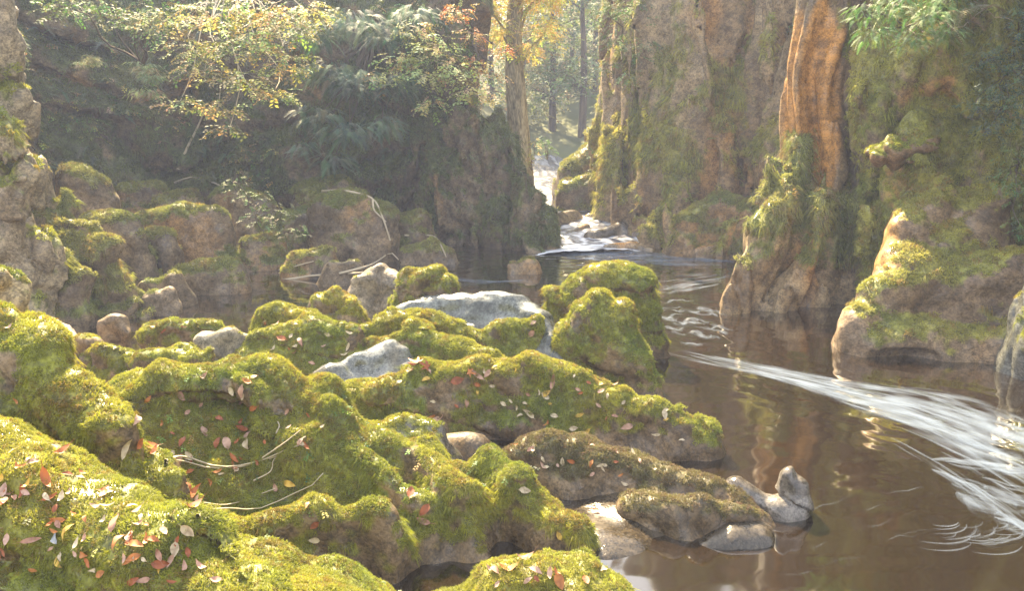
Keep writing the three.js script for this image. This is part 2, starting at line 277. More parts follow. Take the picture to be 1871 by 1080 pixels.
rock('rock_pillar', 'rock pillar with a bright orange stain beside the mossy buttress', 'cliff', [
  ridge([[1498, -140, 10.2, .2], [1540, -150, 10.1, .24], [1605, -150, 9.95, .25]], .004, .03)],
  { cell: .04, k: .2, noise: [[.8, .04], [2.2, .12, 1], [5.5, .09, 1], [13, .025]], yscale: .1 },
  { c0: [.15, .1, .05], c1: [.3, .23, .13], moss: .34, tuft: .085, dens: 80, hang: .7, cling: .3, ys: .1, mossFreq: 1.3,
    color: (x, y, z, c) => { const w = sstep(.12, .3, .55 - Math.abs(x - 4.12) * 1.25 + .35 * fbm(x * 2.5, y * .35, z * 2.5, 3) - .25 * sstep(3.4, 4.2, y)), n = .8 + .5 * fbm(x * 6, y * .8, z * 6, 2); return [lerp(c[0], .6 * n, w), lerp(c[1], .3 * n, w), lerp(c[2], .075 * n, w)]; },
    mossMask: (x, y, z) => -.7 * sstep(.12, .3, .5 - Math.abs(x - 4.12) * 1.25 + .35 * fbm(x * 2.5, y * .35, z * 2.5, 3) - .25 * sstep(3.4, 4.2, y)) + .3 * sstep(1.5, .8, y) });
rock('rock_cliff', 'mossy gorge wall above the undercut boulder with ferns on top', 'cliff', [
  mass([[1535, 11], [1548, 9.95], [1590, 9.5], [1640, 9.2], [1740, 9.1], [1840, 8.8], [1930, 8.2], [2150, 7], [2500, 5], [2900, 3.4], [3600, 3.4], [3000, 12]], heightOf(7.5, .6, .4), .06)],
  { cell: .065, k: .3, noise: [[.6, .3], [1.4, .24, 1], [3.4, .13, 1], [8, .035]], yscale: .3, strata: [.8, .05, -.25], clip: [[3.6, -.4, -11], [7.6, 6.6, -4]]  },
  { ...brown, c0: [.19, .13, .08], c1: [.34, .27, .18], moss: .82, tones: [[.32, .33, .05], [.42, .4, .06], [.24, .29, .05], [.36, .32, .07]], tuft: .085, dens: 85, hang: .4, cling: .3, mossFreq: .8 });
rock('rock_block', 'brown overhanging block jammed in the mossy gorge wall', 'rock', [blob(1632, 275, 9.2, .27, .2, .34, .2), blob(1672, 262, 9.2, .2, .11, .3, -.2)], { cell: .028, noise: [[1.8, .1], [4, .06, 1], [10, .02]], floor: 1.2 }, { c0: [.17, .1, .05], c1: [.26, .165, .085], moss: .32, tuft: .07, dens: 150 });
rock('undercut_boulder', 'broad brown boulder undercut at the waterline with moss on its shoulder', 'boulder', [
  ridge([[1572, 552, 8.45, .16], [1610, 520, 8.5, .22], [1680, 478, 8.6, .3], [1770, 470, 8.5, .35], [1850, 450, 8.3, .3]], .06, .3), ridge([[1600, 600, 8.25, .2], [1700, 585, 8.2, .25], [1790, 600, 8.1, .2], [1860, 600, 7.9, .2]], .02, .3), ridge([[1610, 520, 8.6, .16], [1645, 450, 8.8, .22], [1662, 385, 8.95, .24], [1700, 320, 9.15, .25]], .1, .3), ridge([[1760, 420, 8.8, .25], [1800, 340, 8.9, .25]], .12, .3)],
  { cell: .03, k: .25, noise: [[1.2, .12], [3, .06], [7, .025]], cut: [blob(1640, 668, 8.0, .5, .16, .3)] }, { ...brown, c0: [.17, .11, .06], c1: [.3, .215, .13], moss: .3, tuft: .08, dens: 120, hang: .6, cling: .7, tones: [[.32, .33, .05], [.42, .4, .06], [.24, .28, .045], [.38, .32, .07]] });
rock('wet_boulder', 'wet grey boulder capped with moss at the water by the gorge wall', 'boulder', [ridge([[1895, 520, 7.5, .18], [1940, 470, 7.5, .3], [2000, 480, 7.4, .3]], .1, .2), blob(1925, 630, 7.3, .32, .4, .4)], { cell: .03, k: .2, noise: [[1.5, .06], [4, .03, 1], [9, .01]], yscale: .4 }, { c0: [.08, .08, .065], c1: [.15, .155, .14], c2: [.14, .1, .055], moss: .38, mat: M.wet, tuft: .07, dens: 130 });
rock('rock_stack', 'sunlit pale stack of cracked blocks trailing moss at the cliff corner', 'cliff', [
  ridge([[-190, -120, 8.8, .4], [-90, -120, 8.8, .45], [-25, -90, 8.9, .22]], .02, .05), ridge([[-110, 170, 8.5, .4], [-25, 205, 8.5, .3], [15, 250, 8.6, .2]], .07, .1)],
  { cell: .045, k: .15, noise: [[1, .14], [2.4, .12, 1], [6, .05, 1]], yscale: .5, strata: [1.1, .06, .05], floor: -.3 }, { c0: [.24, .18, .1], c1: [.36, .3, .19], moss: .4, tuft: .1, dens: 80, hang: .7, mossMask: (x, y) => -.5 * sstep(2.9, 3.6, y) });
// ---------------------------------------------------------------- boulders heaped below the dark cliff
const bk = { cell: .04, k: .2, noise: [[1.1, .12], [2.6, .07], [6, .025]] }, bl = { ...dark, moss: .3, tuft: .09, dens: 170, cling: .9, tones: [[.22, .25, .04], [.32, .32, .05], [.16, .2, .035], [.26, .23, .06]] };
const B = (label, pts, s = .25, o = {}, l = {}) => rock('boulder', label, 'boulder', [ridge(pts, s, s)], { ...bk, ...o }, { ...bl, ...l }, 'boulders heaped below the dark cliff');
rock('mossy_bank', 'humped mossy bank trailing roots below the sunlit stack', 'rock', [ridge([[-120, 375, 9.4, .4], [20, 395, 9.5, .4], [90, 350, 9.9, .3], [130, 400, 9.8, .3], [185, 430, 9.8, .2]], .35, .3), ridge([[-50, 450, 9, .3], [60, 445, 9.1, .3], [110, 480, 9.2, .25]], .2)], { ...bk, cell: .035, noise: [[1.1, .16], [2.6, .1, 1], [6, .04]] }, { ...bl, moss: .5, hang: .6 });
B('large dark boulder with a bright mossy rim beneath the hanging sprays', [[595, 362, 14, .35], [650, 352, 14, .4], [695, 372, 14, .3]], .15);
B('rounded dark boulder with a green cap standing in the still pool', [[335, 478, 11.4, .22], [372, 462, 11.4, .3], [425, 460, 11.4, .22]], .18);
B('big dull boulder with a notch in its crest above the green-capped one', [[272, 388, 12.8, .25], [335, 372, 12.8, .32], [392, 380, 12.8, .25]], .22);
B('egg shaped boulder leaning against the humped mossy bank', [[180, 396, 11.4, .22], [222, 392, 11.4, .26], [245, 420, 11.4, .2]], .2);
B('small green topped boulder wedged between two bigger boulders', [[262, 418, 12, .16], [300, 414, 12, .18]], .2);
B('moss streaked boulder at the foot of the humped bank', [[130, 446, 10.6, .2], [170, 440, 10.6, .24]], .25, {}, { moss: .3 });
B('yellow mossed boulder dipping into the pool below the humped bank', [[140, 484, 10.1, .18], [180, 486, 10.1, .2]], .3, {}, { moss: .36 });
B('low flat stone at the pool edge with a pale rim', [[262, 508, 10.5, .1], [315, 500, 10.5, .12]], .3, {}, { moss: 0 });
B('squat stone half sunk in the pool', [[275, 536, 10.1, .1], [305, 530, 10.1, .1]], .3, {}, { moss: -.1 });
B('mossy hummock stone where roots reach the pool', [[548, 462, 12.6, .16], [590, 450, 12.6, .2]], .4);
B('root wrapped stone at the foot of the dark spur', [[745, 446, 13.8, .18], [785, 432, 13.8, .22], [818, 452, 13.8, .16]], .3);
B('angular stone on the rooted bank', [[455, 430, 13.2, .2], [500, 424, 13.4, .22]], .5);
B('rounded stone on the rooted bank behind the pool', [[610, 474, 11.9, .12], [650, 470, 12, .14]], .5, {}, { moss: .05 });
B('low hump of rock at the cliff foot behind the heaped boulders', [[420, 345, 14.2, .3], [480, 352, 14.2, .3]], .3);
B('tilted block at the cliff foot beside the hanging grass', [[135, 300, 12.6, .3], [160, 310, 12.4, .3]], .15);
B('lone stone standing in the quiet water below the spur', [[940, 478, 12.9, .12], [975, 474, 12.9, .14]], .35, { cell: .03 }, { moss: .05 });
B('mossy block high on the bank beneath the dark cliff', [[230, 335, 14.4, .25], [280, 325, 14.6, .3]], .25, {}, { moss: .4 });
B('sloping mossy stone behind the notched boulder', [[300, 350, 14, .25], [345, 340, 14.2, .25]], .35, {}, { moss: .42 });
B('mossy stone above the large rimmed boulder', [[560, 330, 15, .3], [620, 318, 15.2, .3]], .3, {}, { moss: .42 });
B('stepped stone between the rooted bank and the large rimmed boulder', [[520, 385, 14.2, .25], [560, 375, 14.4, .25]], .35, {}, { moss: .38 });
B('mossy stone at the base of the dark spur behind the pool', [[715, 395, 14.9, .25], [765, 385, 15, .28]], .3, {}, { moss: .42 });
// stones of the cascade
const C = (label, pts, s, l) => rock('cascade_stone', label, 'rock', [ridge(pts, s, s)], { cell: .04, noise: [[1.3, .08], [3.5, .05], [8, .015]] }, { ...brown, c0: [.1, .085, .07], moss: .0, mat: M.wet, tuft: 0, ...l }, 'stones of the cascade');
C('peaked wet stone splitting the cascade', [[1085, 425, 16, .2], [1135, 404, 16.2, .25], [1165, 420, 16, .2]], .4);
C('low brown stone below the peaked stone in the cascade', [[1110, 448, 15.2, .12], [1165, 440, 15.3, .12], [1190, 452, 15.2, .1]], .5);
C('dark stone at the lip of the cascade', [[1000, 392, 17.4, .25], [1045, 380, 17.8, .25]], .25);
C('small dark stone above the cascade by the brown cliff', [[1080, 388, 18, .15], [1105, 384, 18, .15]], .3);
C('round stone at the water under the brown cliff', [[1270, 448, 14.4, .14], [1310, 440, 14.4, .16]], .25, { c0: [.17, .13, .1] });
C('narrow stone between the spur and the cascade', [[1040, 420, 16.6, .1], [1070, 408, 16.8, .12]], .3);
rock('mossy_mound', 'green mossy mound at the foot of the brown cliff', 'rock', [ridge([[1262, 380, 14.6, .3], [1320, 350, 14.6, .35], [1372, 370, 14.2, .3]], .25)], { ...bk }, { ...bl, moss: .5, hang: .5 });
rock('mossy_mound', 'mossy shoulder of rock at the mouth of the narrow gap', 'rock', [ridge([[1048, 290, 19.6, .4], [1080, 262, 19.8, .4]], .2), ridge([[1040, 330, 19, .3], [1070, 320, 19, .3]], .2)], { ...bk, cell: .06 }, { ...bl, moss: .45, tuft: .14, dens: 50 });

// ---------------------------------------------------------------- rocks along the near bank
const fk = { cell: .023, k: .12, noise: [[1.7, .075], [3.6, .03, 1], [8, .014], [18, .006]], strata: [1.7, .014, .3] };
const R = (name, label, prims, o = {}, l = {}, cat = 'rock') => rock(name, label, cat, prims, { ...fk, ...o }, { dens: 520, tuft: .05, ...l });
R('leaf_strewn_slab', 'sloping mossy slab thickly strewn with fallen leaves', [ridge([[-260, 700, 3.0, .25], [0, 792, 2.75, .25], [150, 872, 2.6, .22], [300, 962, 2.45, .2], [420, 1046, 2.35, .17], [520, 1140, 2.2, .15]], 2.0, .25)], { cell: .016, floor: .3, clip: [[-3, .3, -4], [0, 2, -1.3]] }, { moss: .62, tuft: .034, dens: 1000, hang: .1 });
R('mossy_rock', 'steep mossy rock with a glowing edge above the leafy slab', [ridge([[-260, 520, 3.7, .3], [0, 578, 3.55, .25], [50, 596, 3.5, .2], [110, 664, 3.4, .14], [190, 728, 3.35, .11], [212, 752, 3.33, .08]], .22, .3)], { cell: .016, floor: .3, clip: [[-3.5, .3, -5], [2, 3, -2]] }, { moss: .55, tuft: .038, dens: 800 });
R('mossy_rock', 'small domed mossy rock with a dark flank behind the leafy slab', [ridge([[150, 845, 3.45, .12], [240, 826, 3.45, .14], [305, 850, 3.4, .1]], .3, .4)], { cell: .016, floor: .2 }, { moss: .5, tuft: .036, dens: 900 });
R('mossy_rock', 'mossy rock sloping away beside the end of the leafy slab', [ridge([[290, 930, 3.25, .14], [400, 985, 3.15, .14], [470, 1035, 3.1, .12], [505, 1090, 3.05, .1]], .4, .4)], { cell: .016, floor: .1 }, { moss: .5, tuft: .036, dens: 900 });
R('mossy_outcrop', 'great mossy outcrop with green ribs and twigs on its terrace', [
  ridge([[190, 712, 4.75, .16], [300, 672, 4.95, .2], [425, 650, 5.05, .25], [540, 682, 5.0, .2], [596, 700, 4.95, .16]], 1.15, .5),
  ridge([[596, 702, 4.95, .12], [640, 745, 4.85, .1], [655, 800, 4.7, .1], [705, 850, 4.55, .1], [765, 905, 4.4, .1]], .45, .5),
  ridge([[690, 775, 4.95, .1], [760, 790, 4.85, .12], [845, 880, 4.5, .1], [858, 950, 4.4, .08]], .4, .4),
  ridge([[850, 840, 4.85, .1], [895, 810, 4.85, .12], [950, 852, 4.65, .12], [1000, 918, 4.5, .1], [1055, 955, 4.42, .08]], .35, .35),
  ridge([[330, 925, 4.15, .15], [450, 930, 4.1, .15], [560, 905, 4.15, .15], [690, 905, 4.2, .12]], .15, .9)],
  { cell: .019, k: .05, noise: [[1.5, .09], [3.0, .05, 1], [7, .018], [18, .006]], yscale: .5, strata: [1.9, .016, .3] }, { moss: .6, tuft: .042, dens: 900, hang: .6, cling: .3 });
R('mossy_ledge', 'long mossy ledge with an undercut brown face above the outcrop', [
  ridge([[610, 702, 5.9, .1], [700, 692, 6.0, .14], [800, 668, 6.1, .18], [900, 648, 6.2, .18], [980, 648, 6.15, .18], [1060, 672, 6.05, .17], [1130, 708, 5.95, .15], [1230, 746, 5.8, .13], [1288, 772, 5.75, .1]], .38, .6),
  ridge([[690, 612, 6.95, .12], [750, 588, 6.95, .15], [830, 612, 6.8, .14], [910, 642, 6.5, .1]], .8, .5)],
  { cell: .022 }, { moss: .56, tuft: .05, dens: 600, cling: .4 });
R('brown_ledge', 'low brown mossy ledge ending in wet rock at the waterline', [
  ridge([[905, 832, 5.25, .08], [960, 808, 5.3, .1], [1050, 802, 5.3, .12], [1150, 822, 5.2, .13], [1250, 850, 5.05, .13], [1335, 882, 4.9, .1], [1385, 925, 4.78, .08]], .75, .4), ridge([[1180, 915, 4.8, .1], [1285, 905, 4.68, .14], [1370, 920, 4.66, .1]], .45, .6)],
  { cell: .02 }, { moss: .5, c0: [.12, .08, .04], c1: [.22, .16, .09], tuft: .045, hang: .5, dens: 600, tones: [[.13, .12, .03], [.17, .16, .035], [.12, .09, .03], [.16, .12, .05]] });
R('wet_slab', 'wet grey slab glistening between the outcrop and the brown ledge', [blob(1110, 965, 4.8, .3, .085, .3), blob(1165, 925, 5.0, .3, .08, .3), blob(1110, 1000, 4.6, .22, .06, .2)], { cell: .022, noise: [[2, .05], [6, .014]], strata: null, floor: -.1 }, { c0: [.05, .038, .022], c1: [.1, .08, .055], c2: [.09, .06, .03], moss: .22, mat: M.wet, tuft: 0 });
R('wet_slab', 'pale wet stone patch at the tip of the brown ledge', [blob(1325, 990, 4.6, .19, .085, .14), blob(1375, 975, 4.62, .12, .07, .12)], { cell: .018, noise: [[3, .04], [8, .014]], strata: null, floor: -.1 }, { c0: [.07, .055, .036], c1: [.16, .145, .125], c2: [.11, .075, .04], moss: -.05, mat: M.wet, tuft: 0 });
R('pointed_stone', 'pale pointed stone standing in the water off the brown ledge', [ridge([[1447, 853, 4.85, .07], [1455, 870, 4.85, .08], [1430, 905, 4.85, .09]], .12), ridge([[1350, 868, 4.95, .08], [1400, 905, 4.9, .06]], .3)], { cell: .014, k: .1, noise: [[3, .03], [8, .012]] }, { c0: [.12, .1, .08], c1: [.3, .28, .25], c2: [.15, .1, .055], moss: -.1, mat: M.wet, tuft: 0 });
R('leafy_mound', 'bright green mound with brown leaves beside the wet slab', [ridge([[830, 1085, 3.25, .15], [930, 1022, 3.2, .2], [1040, 1008, 3.2, .22], [1110, 1045, 3.15, .18]], .5, .3)], { cell: .014, floor: 0 }, { moss: .7, tuft: .034, dens: 1100 });
R('standing_rock', 'tall mossy rock hump dropping to a long rib above the ledge', [ridge([[1040, 575, 7.3, .2], [1090, 538, 7.3, .25], [1130, 552, 7.2, .2], [1165, 640, 7.0, .14], [1215, 728, 6.9, .1]], .22, .2)], { cell: .024 }, { moss: .62, tuft: .055, dens: 420, cling: .3 });
R('standing_rock', 'tallest mossy rock standing in the river behind the hump', [ridge([[1030, 520, 8.5, .2], [1065, 488, 8.4, .28], [1115, 478, 8.3, .3], [1162, 488, 8.2, .24], [1186, 540, 8.1, .16]], .07, .15)], { cell: .026 }, { moss: .56, tuft: .06, dens: 380, cling: .3 });
R('mossy_boulder', 'round mossy knob beside the smooth wet slab', [ridge([[748, 492, 8.3, .18], [790, 484, 8.3, .2], [815, 502, 8.2, .15]], .15)], { cell: .026 }, { moss: .46, tuft: .055, dens: 400 });
R('wet_slab', 'smooth grey-blue water-worn slab between the knob and the standing rocks', [ridge([[735, 552, 7.9, .12], [800, 538, 8.0, .14], [880, 532, 7.9, .16], [950, 536, 7.8, .15], [990, 566, 7.5, .12], [1010, 606, 7.3, .1]], 1.1, .6)], { cell: .03, strata: null, noise: [[1.5, .06], [4, .025, 1], [9, .008]] }, { c0: [.12, .13, .12], c1: [.25, .275, .265], c2: [.14, .13, .075], moss: .2, mossFreq: 3, cling: .1, mat: M.wet, tuft: .05, dens: 300 });
R('mossy_ledge', 'curved mossy step below the smooth wet slab', [ridge([[655, 590, 7.2, .1], [720, 572, 7.3, .12], [800, 578, 7.3, .12], [880, 600, 7.2, .12], [940, 580, 7.3, .12], [985, 568, 7.35, .1]], .35, .3)], { cell: .024 }, { moss: .62, tuft: .055, dens: 420, cling: .3 });
R('wet_slab', 'pale rippled wet slab at the end of the long mossy ledge', [ridge([[580, 668, 6.2, .1], [640, 640, 6.4, .12], [720, 622, 6.6, .12]], 1.1, .5)], { cell: .028, strata: null, noise: [[1.5, .06], [4, .035, 1], [9, .01]] }, { c0: [.12, .125, .12], c1: [.26, .28, .275], c2: [.14, .12, .075], moss: .2, mossFreq: 3, cling: .1, mat: M.wet, tuft: .05, dens: 300 });
R('mossy_rock', 'broad mossy hump with orange leaves beside the pale rippled slab', [ridge([[465, 595, 7.0, .12], [555, 572, 7.1, .16], [640, 592, 7.0, .12]], .9, .4)], { cell: .022 }, { moss: .56, tuft: .05, dens: 450 });
R('mossy_rock', 'lit mossy hump perched at the pool edge', [ridge([[586, 532, 8.2, .12], [622, 520, 8.2, .14], [645, 540, 8.1, .1]], .3)], { cell: .026 }, { moss: .6, tuft: .055, dens: 400 });
R('mossy_rock', 'narrow mossy crest facing the pool', [ridge([[478, 565, 7.7, .1], [512, 550, 7.7, .11], [556, 568, 7.6, .1]], .4)], { cell: .024 }, { moss: .55, tuft: .055, dens: 400 });
R('mossy_rock', 'long loaf shaped rock with a golden top by the pool', [ridge([[272, 595, 7.45, .12], [320, 574, 7.5, .15], [392, 578, 7.5, .13]], .2)], { cell: .024 }, { moss: .5, tuft: .05, dens: 450 });
R('bare_rock', 'bare brown wedge of rock with a sunlit rim', [ridge([[88, 628, 6.6, .07], [150, 606, 6.6, .08], [176, 614, 6.5, .06]], .12)], { cell: .022 }, { moss: .1, tuft: .045, cling: .6, dens: 450 });
R('bare_rock', 'thin upright rock fin trailing pale moss threads', [ridge([[188, 584, 6.95, .06], [220, 574, 6.95, .07], [236, 600, 6.9, .05]], .1)], { cell: .022 }, { moss: .15, tuft: .045 });
R('mossy_rock', 'yellow moss dripping over a small rock beside the wedge', [ridge([[192, 632, 6.4, .07], [238, 640, 6.4, .08], [250, 660, 6.3, .06]], .2)], { cell: .02 }, { moss: .42, tuft: .045, hang: .7 });
R('mossy_rock', 'low mossy rock in the trough behind the great outcrop', [ridge([[262, 655, 6.2, .07], [330, 626, 6.3, .1], [376, 642, 6.2, .07]], .3)], { cell: .02 }, { moss: .48, tuft: .045 });
R('bare_rock', 'pale flat topped rock shining in the sun by the loaf rock', [ridge([[372, 612, 7.0, .08], [430, 594, 7.05, .1], [468, 604, 7.0, .07]], .5)], { cell: .022 }, { c0: [.2, .17, .11], c1: [.36, .32, .23], moss: .1, tuft: .045 });
R('bare_rock', 'pale stone with bleached roots between knob and pool', [ridge([[655, 508, 8.9, .07], [700, 484, 9, .1], [738, 504, 8.8, .07]], .4)], { cell: .026 }, { c0: [.18, .14, .09], c1: [.34, .29, .22], moss: .05, tuft: .05 });
R('mossy_rock', 'golden domed rock at the edge of the dark pool', [ridge([[-60, 500, 5.6, .15], [-5, 484, 5.6, .15], [18, 520, 5.6, .08]], .1)], { cell: .02 }, { moss: .35, c0: [.3, .22, .1], c1: [.4, .32, .18], tuft: .045 });
R('bare_rock', 'flat pinkish rock slab by the dark pool', [ridge([[40, 592, 6.7, .06], [92, 582, 6.8, .08], [132, 604, 6.6, .05]], .5)], { cell: .022 }, { c0: [.3, .22, .18], c1: [.45, .36, .3], moss: -.05, tuft: 0 });
R('wet_slab', 'wet ledge in the hollow below the long mossy ledge', [ridge([[650, 778, 5.35, .07], [760, 772, 5.4, .08], [800, 780, 5.3, .07]], .6)], { cell: .02 }, { c0: [.12, .1, .08], c1: [.22, .2, .18], moss: .3, mat: M.wet, tuft: .045 });
// bedrock under the near bank
rock('bedrock', 'low brown bedrock showing between the mossy rocks', 'bedrock', [ridge([[-300, 720, 5.2, .3], [150, 760, 5.2, .3], [500, 790, 5.4, .3], [850, 800, 5.6, .2]], 2.2, 1.2), ridge([[500, 615, 7.8, .2], [800, 620, 7.8, .2]], 1.0)], { cell: .05, noise: [[1.2, .12], [3, .07], [8, .02]], floor: -.3, k: .3, clip: [[-7, -.3, -9.5], [2, 1.2, -1.5]] }, { moss: .12, tuft: 0 }).userData.kind = 'structure';
// ---------------------------------------------------------------- river
const curve = pts => new THREE.CatmullRomCurve3(pts.map(p => V(p)));
const gA = curve([[1195, 628], [1330, 658], [1500, 688], [1700, 718], [1880, 775], [2050, 850]].map(([x, y]) => flat(x, y)));
const gB = curve([[1200, 662], [1330, 690], [1500, 752], [1690, 850], [1880, 985], [2050, 1120]].map(([x, y]) => flat(x, y)));
const bandDir = V(flat(1700, 760)).sub(V(flat(1250, 655))).normalize(), bandA = V(flat(1250, 655));
function bandWeight(x, z) {                      // how strongly the current runs here
  const dx = x - bandA.x, dz = z - bandA.z, t = dx * bandDir.x + dz * bandDir.z, s = dx * -bandDir.z + dz * bandDir.x, w = .35 + .28 * Math.max(0, t);
  return Math.exp(-s * s / (w * w)) * sstep(-1.2, .2, t);
}
function waterH(x, z) {
  const b = bandWeight(x, z), t = x * bandDir.x + z * bandDir.z, s = -x * bandDir.z + z * bandDir.x, chop = Math.exp(-((x - 2.0) ** 2 + (z + 9.4) ** 2) / .9), far = sstep(-11, -14.5, z);
  return .003 * fbm(x * 1.3, 1, z * 1.3, 2) + b * (.012 * N3(t * .9, 2, s * 7) + .005 * N3(t * 3, 5, s * 18)) + chop * .03 * N3(t * 3.5, 8, s * 8) + far * (.014 * N3(x * 1.6, 4, z * 5) + .006 * N3(x * 4, 4, z * 12)) + .002 * N3(x * 3, 3, z * 9);
}
{
  const x0 = -9, x1 = 8, z0 = -16.5, z1 = -1.2, c = .055, nx = Math.round((x1 - x0) / c), nz = Math.round((z1 - z0) / c), p = [], ix = [], uv = [];
  for (let j = 0; j <= nz; j++) for (let i = 0; i <= nx; i++) { const x = x0 + i * c, z = z0 + j * c; p.push(x, waterH(x, z), z); uv.push(x * .5, z * .5); }
  for (let j = 0; j < nz; j++) for (let i = 0; i < nx; i++) { const a = j * (nx + 1) + i, x = x0 + (i + .5) * c, z = z0 + (j + .5) * c; if (Math.abs(x) > -z * .72 + 1.2 || (z > -6.5 && x < -1.5)) continue; ix.push(a, a + nx + 1, a + 1, a + 1, a + nx + 1, a + nx + 2); }
  const g = new THREE.BufferGeometry(); g.setAttribute('position', new THREE.Float32BufferAttribute(p, 3)); g.setAttribute('uv', new THREE.Float32BufferAttribute(uv, 2)); g.setIndex(ix); g.computeVertexNormals();
  const m = new THREE.Mesh(g, new THREE.MeshPhysicalMaterial({ name: 'peaty_water', color: new THREE.Color().setRGB(.014, .009, .0045), roughness: .06, ior: 1.9, clearcoat: 1, clearcoatRoughness: .05 }));
  m.name = 'river_water'; m.userData.kind = 'structure'; m.userData.label = 'brown peaty river water mirroring the gorge'; scene.add(shade(m)); tris += ix.length / 3;
}
const ribbons = [];
function ribbon(pts, w, lift = .006) {           // a thread of foam lying on the water
  const p = [], n = pts.length, ix = [], uv = [], u0 = rnd() * 9, v0 = Math.floor(rnd() * 4); let run = 0;
  pts.forEach((q, i) => { const a = pts[Math.max(0, i - 1)], b = pts[Math.min(n - 1, i + 1)], dx = b[0] - a[0], dz = b[2] - a[2], l = Math.hypot(dx, dz) || 1, k = w * Math.pow(Math.sin(Math.PI * clamp((i + .15) / (n - .7))), .7) / 2; p.push(q[0] - dz / l * k, q[1] + lift, q[2] + dx / l * k, q[0] + dz / l * k, q[1] + lift, q[2] - dx / l * k); if (i) run += Math.hypot(q[0] - pts[i - 1][0], q[2] - pts[i - 1][2]); uv.push(u0 + run * .5, (v0 + .02) / 4, u0 + run * .5, (v0 + .98) / 4); if (i) { const o = i * 2; ix.push(o - 2, o - 1, o, o - 1, o + 1, o); } });
  const g = new THREE.BufferGeometry(); g.setAttribute('position', new THREE.Float32BufferAttribute(p, 3)); g.setAttribute('uv', new THREE.Float32BufferAttribute(uv, 2)); g.setIndex(ix); g.computeVertexNormals(); ribbons.push(g);
}
const foamAlpha = (() => {                        // froth drawn out in threads: four strips, soft at both edges
  const W = 512, H = 256, d = new Uint8Array(W * H * 4);
  for (let y = 0; y < H; y++) for (let x = 0; x < W; x++) {
    const st = Math.floor(y / 64), v = (y % 64) / 63, a = x / W * 6.283, cx = Math.cos(a) * 1.1, cz = Math.sin(a) * 1.1;
    const th = .7 + .8 * N3(cx + st * 7, v * 3.2 + st * 20, cz) + .2 * N3(cx * 2 + st * 3, v * 8, cz * 2), edge = Math.pow(Math.sin(Math.PI * clamp(v)), .8), A = clamp(edge * sstep(.35, 1.25, th));
    const i = (y * W + x) * 4; d[i] = d[i + 1] = d[i + 2] = A * 255; d[i + 3] = 255;
  }
  const t = new THREE.DataTexture(d, W, H); t.wrapS = THREE.RepeatWrapping; t.wrapT = THREE.RepeatWrapping; t.magFilter = THREE.LinearFilter; t.needsUpdate = true; return t;
})();
const foamMat = new THREE.MeshPhysicalMaterial({ name: 'foam', color: new THREE.Color().setRGB(.24, .31, .43), roughness: .5, alphaMap: foamAlpha, transparent: true, opacity: .28, side: THREE.DoubleSide });
const foam = (name, label, mat = foamMat) => { const g = mergeGeometries(ribbons); ribbons.length = 0; const m = new THREE.Mesh(g, mat); m.name = name; tag(m, label, 'foam', null, 'stuff'); scene.add(shade(m)); tris += g.index.count / 3; };
function streaks(n, gA, gB, t0, t1, u0, u1, lmin, lmax, wmin, wmax, wob = .02) {
  for (let i = 0; i < n; i++) {
    const t = rr(t0, t1), L = rr(lmin, lmax), u = clamp(rr(u0, u1)), k = Math.max(5, Math.round(L * 60)), ph = rnd() * 9, pts = [];
    for (let j = 0; j <= k; j++) { const tt = t + L * j / k; if (tt > 1) break; const a = gA.getPoint(tt), b = gB.getPoint(tt), uu = u + wob * N3(tt * 9 + ph, ph, i); const x = lerp(a.x, b.x, uu), z = lerp(a.z, b.z, uu); pts.push([x, waterH(x, z), z]); }
    if (pts.length > 3) ribbon(pts, rr(wmin, wmax), .004 + .003 * rnd());
  }
}
const across = (n, A, B, ...rest) => streaks(n, curve(A.map(([x, y]) => flat(x, y))), curve(B.map(([x, y]) => flat(x, y))), ...rest);
streaks(22, gA, gB, 0, .5, .0, .5, .2, .45, .07, .2);
streaks(26, gA, gB, .25, .8, .0, .62, .2, .45, .16, .5);
streaks(16, gA, gB, .4, .85, .5, 1, .15, .35, .03, .1);
streaks(10, gA, gB, 0, .8, 0, .7, .1, .3, .015, .035);
across(18, [[1690, 835], [1790, 838], [1900, 850], [1990, 880]], [[1700, 870], [1760, 920], [1850, 975], [1960, 1010]], 0, .6, 0, 1, .3, .6, .08, .24, .05);
across(26, [[1195, 560], [1240, 545], [1300, 552], [1340, 556]], [[1195, 610], [1250, 628], [1310, 640], [1360, 640]], 0, .7, 0, 1, .15, .4, .06, .2, .1);
across(60, [[1000, 450], [1100, 456], [1240, 464], [1345, 474]], [[985, 466], [1100, 480], [1240, 488], [1345, 486]], 0, .7, 0, .9, .2, .5, .12, .4, .05);
across(22, [[1190, 505], [1260, 500], [1345, 492]], [[1190, 545], [1270, 530], [1345, 512]], 0, .6, 0, 1, .3, .7, .04, .14, .05);
across(16, [[780, 500], [880, 512], [1000, 520]], [[780, 520], [880, 520], [1000, 500]], 0, .6, 0, 1, .3, .6, .04, .12, .05);
across(10, [[1400, 960], [1560, 900], [1700, 880]], [[1440, 1080], [1600, 1050], [1760, 1020]], 0, .7, 0, 1, .1, .3, .006, .014, .05);
for (let i = 0; i < 30; i++) { const c = V(flat(rr(1735, 1880), rr(945, 985))), a0 = rr(.2, .7), r = rr(.08, .22), pts = []; for (let j = 0; j <= 9; j++) { const a = a0 + j * .16; pts.push([c.x + Math.cos(a) * r * 1.2 - r, .006, c.z + Math.sin(a) * r]); } ribbon(pts, rr(.012, .03)); }
foam('foam_streaks', 'white foam drawn out in soft bands along the current');
